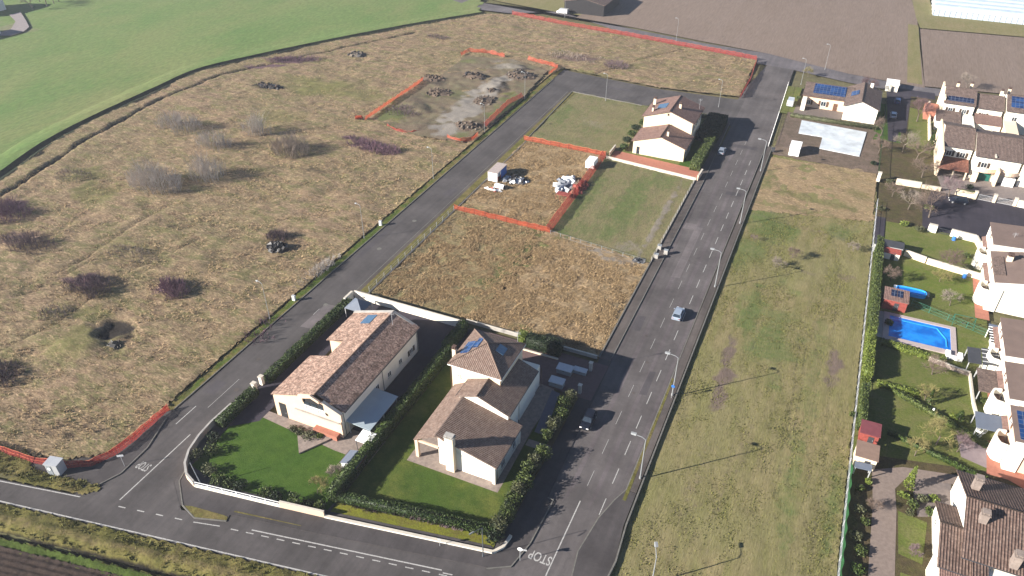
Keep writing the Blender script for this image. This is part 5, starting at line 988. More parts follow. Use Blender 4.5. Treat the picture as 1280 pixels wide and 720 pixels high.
# pool
t = thing('swimming_pool', 'rectangular in ground swimming pool with bright blue water and pale stone edge', 'swimming pool', (24, 128, 0))
P = [(17.9, 124.2), (30.1, 124.2), (30.1, 133.0), (17.9, 133.0)]; Q = [(18.9, 125.3), (29.2, 125.3), (29.2, 132.3), (18.9, 132.3)]
b = MB().box(17.9, 30.1, 124.0, 125.3, 0, .16); b.box(17.9, 30.1, 132.2, 133.0, 0, .16); b.box(17.9, 18.9, 125.3, 132.2, 0, .16); b.box(29.2, 30.1, 125.3, 132.2, 0, .16); b.build('pool_edge', plain('pale pool edging', C(205, 190, 190), .8, var=.08), t)
m, nt, bs = newmat('pool water', .08, .5); Pn = pos(nt); lk(nt, mixc(nt, ramp(nt, noise(nt, Pn, .35, 3), .4, .6), (.002, .10, .42, 1), (.01, .20, .62, 1)), bs.inputs['Base Color'])
bp = nd(nt, 'ShaderNodeBump'); bp.inputs['Strength'].default_value = .15; lk(nt, noise(nt, Pn, 2.5, 2), bp.inputs['Height']); lk(nt, bp.outputs[0], bs.inputs['Normal'])
M['water'] = m; MB().box(18.9, 29.2, 125.3, 132.2, -.3, .04).build('water', 'water', t)
M['ltblue'] = plain('light blue liner', (.03, .30, .72, 1), .3, var=.08)
b = MB(); b.box(19.2, 27.0, 131.2, 131.5, .03, .06); b.seg((27.0, 131.3, .045), (28.4, 128.6, .045), .14, None, 4); b.seg((28.4, 128.6, .045), (28.5, 126, .045), .14, None, 4); b.build('pool_step', 'ltblue', t)
t = thing('paddling_pool', 'small oval blue paddling pool with dark cover end in the upper garden', 'swimming pool', (21.6, 144, 0)); b = MB(); n = 20
x, y = G(1138, 367); ov = [(x+2.7*math.copysign(abs(math.cos(6.283*i/n))**.6, math.cos(6.283*i/n)), y+1.05*math.copysign(abs(math.sin(6.283*i/n))**.6, math.sin(6.283*i/n))) for i in range(n)]
strip(ov+[ov[0]], .16, 0, .75).build('rim', 'ltblue', t); MB().prism(ov, 0, .55).build('water', 'water', t); MB().box(x+2.5, x+3.2, y-.6, y+.8, 0, .7).build('pump', 'dkmetal', t); MB().box(x-3.2, x-2.6, y-.3, y+.9, 0, .7).build('step', 'whitep', t)
# sheds
def shed(label, x0, x1, y0, y1, h, roofm, wm='wood', pvs=None, name='garden_shed', rise=.35):
    t = thing(name, label, 'shed', ((x0+x1)/2, (y0+y1)/2, 0)); MB().box(x0+.15, x1-.15, y0+.15, y1-.15, 0, h-.1).build('wall', wm, t)
    MB().roofface([(x0, y0, h), (x1, y0, h), (x1, y1, h+rise), (x0, y1, h+rise)], .1).build('roof', roofm, t); door(t, 's', y0+.15, (x0+x1)/2+.3, 0, .8, 1.7, 'dkmetal')
    if pvs:
        for k in range(pvs): a = x0+(x1-x0)*(.28+.25*k); zz = lambda f: h+rise*f; slopebox(t, 'solar_panel', [(a, y0+(y1-y0)*.35, zz(.35)), (a+(x1-x0)*.22, y0+(y1-y0)*.35, zz(.35)), (a+(x1-x0)*.22, y0+(y1-y0)*.85, zz(.85)), (a, y0+(y1-y0)*.85, zz(.85))], 'pvdk', .05)
    return t
x, y = G(1117, 381); shed('reddish garden shed with two dark solar panels above the pool', x-2.3, x+2.1, y-2.2, y+1.8, 2.3, 'tile3', 'rusty', 2)
x, y = G(1100, 314); shed('dark roofed shed row by the meadow fence above the long hedge', x-1.6, x+4.2, y-.8, y+1.4, 2.0, 'dkmetal', 'metal'); x, y = G(1112, 322); shed('reddish low shed just below the dark roofed shed row', x-1.6, x+1.8, y-.9, y+.7, 1.6, 'rusty', 'wall')
x, y = G(1085, 549); shed('garden shed with red felt roof beside the meadow fence', x-1.6, x+1.3, y-1.4, y+1.3, 2.2, plain('red felt', C(130, 70, 78), .8, var=.12), 'rusty')
x, y = G(1080, 578); shed('garden shed with brown sheet roof just below the red roofed shed', x-1.7, x+1.5, y-1.5, y+1.6, 2.3, plain('brown sheet roof', C(150, 125, 112), .7, var=.12), 'cream')
x, y = G(1078, 592); pergola('small pale blue lean to in front of the brown roofed shed', x-1.4, x+.9, y-.7, y+.6, 1.5, 'shedroof', 'lean_to', 'roof')
# meadow boundary: fence, netting, hedges
railing('thin post and wire fence between the meadow and the gardens', [(14.65, 60), (14.65, 178)], 1.3, mat='metal', step=4, post=3.0, r=.025, rails=3)
nb = MB(); 
for i in range(70): y0, y1 = 62+.4*i, 62+.4*(i+1); nb.add([(14.75+.08*math.sin(i*1.3), y0, .05), (14.75+.08*math.sin(i*1.3+1.3), y1, .05), (14.95+.1*math.sin(i*.9+.9), y1, 1.35), (14.95+.1*math.sin(i*.9), y0, 1.35)], [(0, 1, 2, 3)])
tag(nb.build('netting', netmat('green netting', C(70, 130, 80, 1.6), .25)), 'green plastic netting along the bottom part of the meadow fence', 'netting')
hedge('tall clipped green hedge along the meadow beside the pool, upper stretch', 15.2, 16.5, 124.5, 158, 2.4, 'shrub', 30, .16); hedge('tall yellow green hedge along the meadow, stretch below the pool', 15.1, 16.4, 110.5, 123.5, 2.5, 'hedgelt', 30, .16); hedge('narrow green hedge stretch along the meadow above the red roofed shed', 15.1, 16.1, 98, 107.5, 2.4, 'shrub', 30, .15)
hedge('ragged low hedge between the two lower gardens', 17.5, 24.5, 110.0, 110.8, 1.0, 'hedgelt', 26, .15); 
hedgeline('ragged low hedge continuing right from the small garden tree', (20.0, 109.8), (33.5, 102.2), .8, .9, 'shrub', 26, .15); hedgeline('low hedge along the stone drive of the bottom right house', (19.5, 99.2), (34, 94.4), .5, .8, 'hedge', 26, .14)
hedgeline('bushy planting along the lower edge of the big pool', (17.8, 122.6), (28.0, 121.2), 1.3, .9, 'hedgelt', 26, .16)
walls('white wall between the two upper gardens, bright left piece', [(20.9, 156.0), (25.0, 154.6)], 1.4, .3, 'cream', 'coping'); walls('yellowish wall between the two upper gardens, right piece', [(25.2, 154.5), (35.4, 152.4)], 1.3, .35, 'cream', 'coping')
walls('thick white wall right of the parking court gate', [(30.0, 168.9), (34.8, 168.2)], 1.6, .5, 'wall', 'coping'); walls('peach wall continuing to the first row house', [(34.9, 168.2), (35.6, 164.8)], 1.6, .3, 'peach', 'coping')
walls('square white wall end left of the parking court gate', [(25.5, 169.3), (27.2, 169.1)], 1.7, .8, 'wall', 'coping'); railing('dark metal gate between the white wall pieces of the parking court', [(27.4, 169.1), (29.8, 168.9)], 1.3, mat='dkmetal', step=.25, name='gate', cat='gate', post=2.4, r=.03)
walls('curved stone wall between pool terrace and the lower lawn', [(25.5, 121.0), (29.5, 119.8), (31.8, 119.4)], .8, .3, 'stone', 'coping'); walls('pale low wall along the lawn beside the row houses', [(31.8, 119.2), (32.0, 112), (32.4, 108.4)], .7, .25, 'coping', 'coping')
walls('short white wall piece above the blue grey car port', [(33.2, 107.9), (36.0, 107.2)], 1.9, .3, 'wall', 'coping')
railing('green wire fence with posts between pool garden and upper garden', [(22.5, 137.2), (35.0, 132.6)], 1.4, mat=plain('green fence wire', C(70, 130, 110), .6), step=.22, post=3, r=.02, rails=3)
pts = [(1174, 405, 2.4), (1188, 406, 2.2)]
t = thing('swing', 'green garden swing frame by the wire fence right of the pool', 'swing', (31.5, 134.5, 0)); b = MB()
for x in (29.5, 33.0): b.seg((x, 133.4, 0), (x, 134.4, 2.1), .05, None, 4); b.seg((x, 135.4, 0), (x, 134.4, 2.1), .05, None, 4)
b.seg((29.5, 134.4, 2.1), (33.0, 134.4, 2.1), .05, None, 4); b.build('frame', 'rgreen', t); MB().box(31.0, 31.6, 134.2, 134.6, .5, .56).build('seat', 'wood', t)
for x in (31.05, 31.55): MB().seg((x, 134.4, .56), (x, 134.4, 2.1), .015, None, 3).build('rope', 'dkmetal', t)
# white U shaped table, blue barrels and small garden items
t = thing('garden_sofa', 'white U shaped outdoor sofa at the corner of the big pool', 'sofa', (30, 121.5, 0)); x, y = G(1192, 446)
MB().box(x-1.2, x+1.2, y-.9, y-.2, .05, .5).build('seat', 'whitep', t); MB().box(x-1.3, x-.6, y-.9, y+.9, .05, .62).build('armrest', 'whitep', t); MB().box(x+.6, x+1.3, y-.9, y+.9, .05, .62).build('armrest', 'whitep', t); MB().box(x-1.2, x+1.2, y-1.1, y-.9, .05, .95).build('backrest', 'whitep', t)
for i, (px, py) in enumerate([(1192, 300), (1205, 347)]):
    x, y = G(px, py); t = thing('water_butt', ['blue barrel against the thick white wall', 'blue barrel against the yellowish garden wall'][i], 'barrel', (x, y, 0)); MB().cyl(x, y, 0, 1.1, .42, 14, .36).build('body', 'bluep', t); MB().cyl(x, y, 1.1, 1.16, .38, 14).build('lid', 'whitep', t)
for i, (px, py) in enumerate([(1222, 540), (1226, 543), (1222, 547), (1230, 541)]):
    x, y = G(px, py); t = thing('planter', ['white flower pot nearest the blue grey car port, upper left', 'middle white flower pot below the blue grey car port', 'lowest white flower pot below the blue grey car port', 'right white flower pot below the blue grey car port'][i], 'flower pot', (x, y, 0), 'white flower pots below the car port'); MB().cyl(x, y, 0.05, .55, .25, 12, .38).build('pot', 'whitep', t); V, F = leafquads(blob(0, 0, .7, .3, .3, .22, 40), .08); npmesh('plant', V, F, 'olive', t)
x, y = G(1165, 517); t = thing('garden_lamp', 'small white ball garden lamp on the lawn by the ragged hedge', 'lamp', (x, y, 0)); MB().cyl(x, y, 0, .8, .04, 6).build('post', 'dkmetal', t); V = MB().seg((x, y, .8), (x, y, 1.1), .18, .14, 10, True).build('globe', 'whitep', t)
# ================================================================ FAR BUILDINGS
t = thing('greenhouse', 'long pale blue plastic greenhouse at the top right edge', 'greenhouse', (70, 370, 0))
gmt = plain('greenhouse plastic', C(205, 222, 245, 1.7), .35, var=.12, scale=.4)
for k in range(5):
    y0 = 357.6+6.4*k; n = 6; b = MB(); pr = [(y0+3.2-3.2*math.cos(math.pi*i/n), 2.3+1.7*math.sin(math.pi*i/n)) for i in range(n+1)]
    b.extr([(28, y0, 0)]+[(28, y, z) for y, z in pr]+[(28, y0+6.4, 0)], (110, 0, 0)); b.build('tunnel', gmt, t)
b = MB()
for i in range(56): b.box(28+2*i, 28.12+2*i, 357.45, 357.58, 0, 2.4)
b.build('ribs', 'metal', t)
for k in range(5): MB().box(28, 138, 357.45+6.4*k, 357.6+6.4*k, 2.3, 2.5).build('valley_gutter', 'metal', t)
for k in range(5):
    for x in (28.0,): MB().box(x-.1, x, 359.6+6.4*k, 361.8+6.4*k, 0, 2.2).build('door', 'frame', t)
x, y = G(704, 17); t = thing('barn', 'dark open barn with grey striped roof beyond the red safety fence', 'barn', (x+8, y+12, 0))
gable(t, x-1, x+17, y+2, y+24, 4.4, 4.4, x+8, 6.2, 'y', 'blackd', 'tile4', .5, .4)
for k in range(4): slopebox(t, 'roof_sheet', [(x+.2, y+3+5*k, 4.7), (x+7, y+3+5*k, 6.05), (x+7, y+5.2+5*k, 6.05), (x+.2, y+5.2+5*k, 4.7)], 'shedroof', .08)
x, y = G(-26, 18); t = thing('farmhouse', 'pale farmhouse cut by the left edge with its long shadow on the gravel', 'house', (x, y, 0)); gable(t, x-9, x+4, y-5, y+10, 6.2, 6.2, x-2.5, 8.5, 'y', 'wall', 'tile4', .5, .4)
window(t, 's', y-4.6, x-3, 3.6); x, y = G(-14, 46); shed('low outbuilding at the left edge below the gravel track', x-7, x+2, y-6, y+4, 3.2, 'tile4', 'wall', name='outbuilding')
for i, (px, py, h) in enumerate([(42, 12, 9), (59, 8, 10), (68, 6, 8), (50, 3, 9), (74, 3, 8)]): x, y = G(px, py); baretree(['dark bare tree on the pasture nearest the farmhouse shadow', 'tall bare tree, second from the farmhouse', 'bare tree, third from the farmhouse', 'bare tree at the top edge above the farmhouse shadow', 'bare tree farthest right of the farmhouse group'][i], x, y, h, 'twigdark', 4, 4, .7, group='bare trees by the left farmhouse', z=.3)
# ================================================================ FENCES OF ORANGE NETTING
def netting(label, pts, h=1.15, mat='orange', base=.25, lean=0, messy=.12, group='orange and red safety fences'):
    L = [0]; 
    for p, q in zip(pts[:-1], pts[1:]): L.append(L[-1]+math.hypot(q[0]-p[0], q[1]-p[1]))
    t = thing('safety_fence', label, 'fence', (pts[0][0], pts[0][1], 0), group); n = max(2, int(L[-1]/.55)); rows = 4
    def at(s):
        for i in range(len(pts)-1):
            if s <= L[i+1] or i == len(pts)-2:
                f = (s-L[i])/max(1e-6, L[i+1]-L[i]); p, q = pts[i], pts[i+1]; d = Vector((q[0]-p[0], q[1]-p[1], 0)).normalized(); return p[0]+(q[0]-p[0])*f, p[1]+(q[1]-p[1])*f, d
    V = []; F = []; ph = random.random()*9; span = 2.6
    for i in range(n+1):
        s = L[-1]*i/n; x, y, d = at(s); sag = .16*abs(math.sin(math.pi*s/span))+messy*vnoise(np.array([s]), np.array([ph]), 2.1, 3)[0]*2.2; off = messy*2.2*vnoise(np.array([s]), np.array([ph+4]), 1.7, 4)[0]
        for r in range(rows+1):
            f = r/rows; z = base+(h-sag)*f; o = lean*f+off*math.sin(math.pi*min(1, f+.2))
            V.append((x-d.y*o-pts[0][0], y+d.x*o-pts[0][1], z+.05*math.sin(r*2+s*1.7)*messy*4))
    for i in range(n):
        for r in range(rows): a = i*(rows+1)+r; F.append((a, a+rows+1, a+rows+2, a+1))
    npmesh('netting', np.array(V), np.array(F), mat, t, smooth=False)
    k = min(95, max(2, int(L[-1]/span)+1))
    for i in range(k):
        x, y, d = at(L[-1]*i/(k-1)); MB().cyl(x, y, 0, base+h+.1+random.uniform(-.05, .1), .035, 5).build('post', 'rusty', t)
    bnd = MB()
    for i in range(n):
        a = V[i*(rows+1)+rows]; c = V[(i+1)*(rows+1)+rows]; bnd.seg(a, c, .022, None, 3); a = V[i*(rows+1)+2]; c = V[(i+1)*(rows+1)+2]; bnd.seg(a, c, .02, None, 3)
    o = bnd.build('cord', plain('orange cord', C(255, 150, 110, 1.5), .6, var=.05)); o.parent = t; return t
netting('orange netting fence closing the front of the plot with the site cabin', [(-75.0, 134.6), (-50.7, 133.9)], 1.35, 'orange', .1, .12)
netting('red netting fence down the right side of the plot with the site cabin', [(-50.7, 133.9), (-51.6, 176.0)], 1.75, 'red', .1, 1.0)
netting('orange netting fence closing the rear of the plot with the site cabin', [(-51.8, 176.2), (-75.6, 176.9)], 1.35, 'orange', .1, -.15)
netting('very long red netting fence along the top of the rough field', north[1:]+[north[-1]], 1.5, 'red', .3, .2) if False else netting('very long red netting fence along the top of the rough field', north[1:], 1.5, 'red', .3, .2)
netting('red netting fence turning down the end of the rough field by the right road', GP((945, 78), (938, 100), (925, 123)), 1.5, 'red', .3, .2)
netting('straight orange netting fence left of the bare working area', GP((456, 152), (528, 103)), 1.6, 'orange', .4, -.6)
netting('crumpled orange netting fence at the far end of the bare working area', GP((577, 71), (586, 66), (612, 68), (630, 73)), 1.2, 'orange', .4, .4, .3)
netting('slumped orange netting at the far right corner of the working area', GP((660, 76), (682, 82), (697, 86), (686, 95)), 1.3, 'orange', .4, .3, .35)
netting('orange netting fence between the working area and the left road', GP((608, 161), (637, 133), (655, 123)), 1.6, 'red', .2, .9, .2)
netting('curled orange netting at the near corner of the working area', GP((559, 174), (575, 179), (590, 177), (598, 171)), 1.2, 'orange', .25, .1, .25)
netting('loose pale red netting lying left of the near corner of the working area', GP((483, 159), (497, 165), (515, 168), (524, 166)), .6, 'red', .25, .4, .3)
netting('bright red netting fence curving round the bottom left corner of the field', GP((-60, 550), (-25, 560), (0, 566), (40, 580), (84, 586), (115, 584), (145, 570), (172, 549), (200, 524), (213, 513)), 1.25, 'red', .15, .35)
x, y = G(449, 150); t = thing('netting_roll', 'bright orange bundle of rolled netting at the end of the straight orange fence', 'netting roll', (x, y, .3)); b = MB()
for k in range(3): b.seg((-.9+.3*k, -.5, .45+.15*k), (.9, .6-.3*k, .5+.2*k), .45, .4, 8, True)
o = b.build('roll', 'orange'); o.parent = t
for k in (-1, 1): o = MB().cyl(k*1.0, 0, 0, 1.5, .05, 5).build('post', 'rusty'); o.parent = t
# ================================================================ STREET LAMPS AND POLES
lamp = thing('street_lamp', 'tall grey street lamp right of the right road, nearest the stop marking', 'street lamp', (0, 0, 0), 'street lamps on the right road')
MB().seg((0, 0, 0), (0, 0, 8.1), .105, .06, 8, True).build('pole', 'lampmetal', lamp); MB().cyl(0, 0, 0, .5, .17, 8).build('base', 'lampmetal', lamp)
MB().seg((0, 0, 8.05), (-.5, 0, 8.35), .07, .06, 6).seg((-.5, 0, 8.35), (-1.5, 0, 8.45), .06, .05, 6).build('arm', 'lampmetal', lamp)
hd_ = MB().extr([(-1.4, -.16, 8.36), (-2.15, -.13, 8.40), (-2.2, 0, 8.5), (-1.4, 0, 8.56), (-1.4, -.16, 8.5)], (0, .32, 0)).build('lamp_head', 'lampmetal', lamp); MB().box(-2.1, -1.5, -.12, .12, 8.33, 8.37).build('lens', 'greyp', hd_)
lamp.location = (-13.0, 74.8, .1)
for (y, lab) in ((93.9, 'tall grey street lamp with a small sign, second along the right road'), (127.9, 'tall grey street lamp ahead of the driving pale car, third on the right road'), (155.2, 'tall grey street lamp level with the green empty plot, fourth on the right road'), (184, 'tall grey street lamp opposite the cross street house, fifth on the right road')): dup(lamp, (-13.1, y, .1), 0, lab)
ll = [(-87.0, 83.5, 'thin street lamp left of the left road, nearest the camera'), (-87.0, 115.3, 'thin street lamp left of the left road by the pale roadside scrub'), (-86.9, 146.3, 'thin street lamp left of the left road below the working area'), (*G(606, 166), 'thin street lamp at the near side of the bare working area'), (*G(656, 124), 'thin street lamp at the far side of the bare working area'),
      (*G(757, 126), 'street lamp on the grass at the cross street bend'), (*G(845, 52), 'street lamp behind the long red netting fence'), (*G(1031, 87), 'pale slanting lamp post behind the solar panel house'), (*G(1001, 106), 'street lamp at the top corner of the right road'), (*G(898, 134), 'lamp post at the cross street behind the cream house'), (*G(706, 22), 'thin lamp post beside the dark barn')]
for x, y, lab in ll: dup(lamp, (x, y, 0), 0, lab, (.6, .6, 1.0), group='street lamps beyond the right road')
x, y = G(604, 696); dup(lamp, (x, y, .1), math.radians(60), 'shorter lamp post with a square head at the street corner by the bottom road', (.9, .35, .72), group='street lamps beyond the right road')
x, y = G(815, 728); dup(lamp, (x, y, .1), math.radians(-70), 'lamp post cut by the bottom edge beside the meadow', (1, 1, .62), group='street lamps beyond the right road')
def sign(label, x, y, h, face, mat='whitep', rz=0, w_=.6, hh=.6, round_=False):
    t = thing('road_sign', label, 'road sign', (x, y, .1)); t.rotation_euler = (0, 0, rz); o = MB().cyl(0, 0, 0, h, .04, 6).build('pole', 'metal'); o.parent = t
    b = MB()
    if round_: b.seg((0, -.06, h-.3), (0, -.03, h-.3), w_/2, None, 16, True)
    else: b.box(-w_/2, w_/2, -.07, -.04, h-hh, h)
    o = b.build('plate', mat); o.parent = t; return t
x, y = G(156, 583); sign('short grey sign post with a white plate on the left street corner', x, y, 2.4, 0, 'whitep', .6, .9, .35)
x, y = G(650, 701); t = sign('white stop sign post with two plates on the corner pavement', x, y, 2.7, 0, 'whitep', .2, .7, .7, True); o = MB().box(-.1, .9, -.03, 0, 2.2, 2.5).build('arrow_plate', 'metal'); o.parent = t
x, y = G(550, 683); sign('small pale marker post with a plate on the grass bank edge', x, y, 1.6, 0, 'metal', 0, .5, .35)
x, y = G(841, 497); sign('blue and white round sign low on the second street lamp', x-.2, y-.3, 2.9, 0, 'bluep', 0, .6, .6, True)
x, y = G(252, 607); t = thing('post', 'leaning thin grey pole inside the curved corner wall', 'pole', (x, y, .1)); o = MB().seg((0, 0, 0), (-.9, .1, 4.2), .07, .05, 6, True).build('shaft', 'metal'); o.parent = t
for i, (px, py) in enumerate([(476, 282), (368, 376)]):
    x, y = G(px, py); t = thing('meter_cabinet', ['small white meter cabinet beside the left road, farther one', 'small white meter cabinet beside the left road, nearer the long house'][i], 'cabinet', (x, y, 0)); MB().box(x-.3, x+.3, y-.2, y+.2, 0, 1.2).build('body', 'whitep', t); MB().box(x-.34, x+.34, y-.24, y+.24, 1.2, 1.27).build('lid', 'metal', t); MB().box(x-.25, x+.25, y-.225, y-.2, .15, 1.1).build('door', 'frame', t)
# grey substation kiosk at the corner
x, y = G(73, 590); t = thing('utility_kiosk', 'grey metal utility kiosk with a white round sign at the bottom left corner', 'kiosk', (x, y, .1)); t.rotation_euler = (0, 0, .25)
for nm, b, m in (('body', MB().box(-.95, .95, -.75, .75, 0, 2.1), 'metal'), ('roof', MB().extr([(-1.05, -.85, 2.1), (1.05, -.85, 2.1), (1.05, -.85, 2.2), (-1.05, -.85, 2.28)], (0, 1.7, 0)), 'metal'), ('door', MB().box(-.8, .0, -.79, -.74, .1, 1.95), 'greyp'), ('round_sign', MB().seg((-.35, -.84, 1.35), (-.35, -.79, 1.35), .26, None, 14, True), 'whitep')):
    o = b.build(nm, m); o.parent = t
railing('thin wire fence on posts along the left edge of the empty tan plot', [(-74.7, 98.4), (-74.7, 134)], 1.2, .25, 'lampmetal', 3, post=2.6, r=.015, rails=3)
railing('wire fence with pale posts along the green empty plot by the right road', [(-27.1, 131.5), (-27.1, 171.6)], 1.1, .25, 'concrete', 3, post=2.0, r=.02, rails=2)
railing('wire fence between the rubble strip and the green empty plot', [(-50.4, 133.4), (-28.2, 130.6)], 1.0, .1, 'lampmetal', 2, post=2.4, r=.015, rails=2)
railing('pale metal railing along the top end of the right road', [(-13.6, 200), (-14.3, 226), (-15.0, 250)], 1.2, .1, 'whitep', 1.0, post=2.5, r=.02, rails=2)
# ================================================================ CARS
def car(label, x, y, rz, paint, L=4.0, Wd=1.75, H=1.46, z=.0, van=False, group=None):
    t = thing('parked_car' if 'parked' in label else 'car', label, 'van' if van else 'car', (x, y, z)); t.rotation_euler = (0, 0, rz)
    if group: t['group'] = group
    pm = plain('car paint '+label[:14], paint, .28, metal=.25, var=.03, spec=.6); w_ = Wd/2; h = L/2
    def loft(st, name, mat, par):
        b = MB(); V = []; n = 8
        for (yy, ww, z0, z1) in st: V += [(-ww, yy, z0+.08), (-ww*.9, yy, z0), (ww*.9, yy, z0), (ww, yy, z0+.08), (ww, yy, z0+(z1-z0)*.6), (ww*.9, yy, z1), (-ww*.9, yy, z1), (-ww, yy, z0+(z1-z0)*.6)]
        F = [(i*n+j, i*n+(j+1) % n, (i+1)*n+(j+1) % n, (i+1)*n+j) for i in range(len(st)-1) for j in range(n)]+[tuple(range(n-1, -1, -1)), tuple(range((len(st)-1)*n, len(st)*n))]
        b.add(V, F); o = b.build(name, mat, None, False); o.parent = par; return o
    if van: body = loft([(-h, w_*.94, .3, 1.9), (-h+.1, w_, .25, 2.0), (h*.45, w_, .25, 2.0), (h*.62, w_, .25, 1.3), (h*.9, w_*.96, .25, 1.0), (h, w_*.85, .3, .8)], 'body', pm, t); H = 2.02
    else: body = loft([(-h, w_*.84, .35, .78), (-h+.12, w_*.95, .25, .92), (-h*.45, w_, .22, .95), (h*.3, w_, .22, .95), (h*.72, w_*.97, .24, .86), (h*.94, w_*.88, .26, .72), (h, w_*.74, .32, .6)], 'body', pm, t)
    a0, a1, c0, c1 = (-h+.14, h*.42, -h+.5, h*.12) if not van else (h*.30, h*.66, h*.28, h*.42)
    zb = .93 if not van else 1.28
    g_ = MB().add([(-w_*.88, a0, zb), (w_*.88, a0, zb), (w_*.88, a1, zb), (-w_*.88, a1, zb), (-w_*.68, c0, H-.05), (w_*.68, c0, H-.05), (w_*.68, c1, H-.05), (-w_*.68, c1, H-.05)], [(0, 1, 5, 4), (1, 2, 6, 5), (2, 3, 7, 6), (3, 0, 4, 7)]).build('windows', 'glass'); g_.parent = t
    r_ = MB().prism([(-w_*.7, c0-.04), (w_*.7, c0-.04), (w_*.7, c1+.04), (-w_*.7, c1+.04)], H-.05, H).build('roof', pm); r_.parent = t
    pl = MB()
    for s in (-1, 1):
        for (ya, yb) in ((a0, c0), (a1, c1), ((a0+a1)/2, (c0+c1)/2)): pl.seg((s*w_*.88, ya, zb), (s*w_*.69, yb, H-.04), .04, None, 4)
    o = pl.build('window_pillars', pm); o.parent = g_
    for sx in (-1, 1):
        for yy in (-h*.62, h*.62):
            o = MB().seg((sx*(w_-.18), yy, .31), (sx*(w_+.02), yy, .31), .31, None, 14, True).build('wheel', 'dkmetal'); o.parent = t; q = MB().seg((sx*(w_+.02), yy, .31), (sx*(w_+.035), yy, .31), .19, None, 10, True).build('rim', 'metal'); q.parent = o
        o = MB().box(sx*w_*.62-.18, sx*w_*.62+.18, h-.12, h-.0, .56, .70).build('headlight', 'whitep'); o.parent = t; o = MB().box(sx*w_*.68-.14, sx*w_*.68+.14, -h-.01, -h+.12, .62, .78).build('tail_light', 'rusty'); o.parent = t
        o = MB().box(sx*(w_+.1)-.08, sx*(w_+.1)+.08, h*.3, h*.3+.14, .92, 1.04).build('mirror', pm); o.parent = t
    return t
x, y = G(847, 396); car('pale silver blue hatchback driving on the right road', x, y+.3, 0, C(190, 205, 225, 1.7), 3.9)
x, y = G(735, 528); car('dark blue black car parked in the shade below the tower house gate', x, y, math.pi, C(30, 36, 52), 4.2)
x, y = G(902, 191); car('pale grey blue car parked by the hedge near the cream cross street house', x, y, 0, C(170, 180, 195), 4.0)
x, y = G(1197, 252); car('dark parked car under the bare trees in the parking court', x, y-.5, math.pi/2+.1, C(40, 46, 66), 4.2); x, y = G(703, 17); car('white parked van on the grass beside the dark barn', x, y, math.pi/2, C(235, 235, 235, 1.5), 4.8, 1.9, van=True)
x, y = G(988, 130); car('white parked van with a blue side near the solar panel house gate', x, y-.5, 0, C(225, 232, 240, 1.5), 4.6, 1.9, van=True); x, y = G(1116, 146); car('white topped car parked on the shaded drive left of the terraces', x, y, 0, C(190, 205, 230), 4.0)
x, y = G(1119, 128); car('blue car parked at the upper end of the shaded drive', x+.5, y, 0, C(70, 95, 150), 4.0)
x, y = G(1115, 113); shed('white flat roofed hut at the top of the shaded drive', x-2.2, x+1.6, y-1.5, y+2.8, 2.3, 'whitep', 'wall', name='hut'); x, y = G(966, 190)
t = thing('bin', 'small dark wheeled bin at the corner of the bare plot', 'bin', (x, y, .1)); b = MB().extr([(x-.35, y-.4, .2), (x+.35, y-.4, .2), (x+.4, y-.45, 1.1), (x-.4, y-.45, 1.1)], (0, .8, 0)).build('body', 'dkmetal', t); MB().box(x-.44, x+.44, y-.5, y+.42, 1.1, 1.17).build('lid', 'dkmetal', t)
# ================================================================ SITE CABIN, PIPES AND HEAPS IN THE FENCED PLOT
x, y = G(616, 227.5); t = thing('site_cabin', 'white site container with blue side and pale roof in the fenced plot', 'container', (x, y, 0))
MB().box(x-1.3, x+1.2, y, y+5.6, .15, 2.5).build('body', 'whitep', t); MB().box(x-1.4, x+1.35, y-.1, y+5.7, 2.5, 2.62).build('roof', plain('pale worn roof', C(205, 190, 185), .7, var=.12), t); MB().box(x+1.2, x+1.26, y+2.2, y+5.5, .2, 2.4).build('side_panel', 'bluep', t); MB().box(x+1.2, x+1.25, y+.1, y+2.1, .2, 1.4).build('side_panel', 'rusty', t); door(t, 'e', x+1.2, y+1.2, .2, .8, 1.9, 'greyp')
x, y = G(625, 236); t = thing('water_tank', 'white cylindrical tank lying beside the site container', 'tank', (x, y, .6)); MB().seg((x-1.2, y, .75), (x+1.2, y-.2, .75), .62, None, 16, True).build('body', 'whitep', t); MB().seg((x+1.2, y-.2, .75), (x+1.27, y-.2, .75), .5, None, 14, True).build('end_cap', 'dkmetal', t)
for k in (-.7, .7): MB().box(x+k-.1, x+k+.1, y-.5, y+.4, 0, .3).build('foot', 'wood', t)
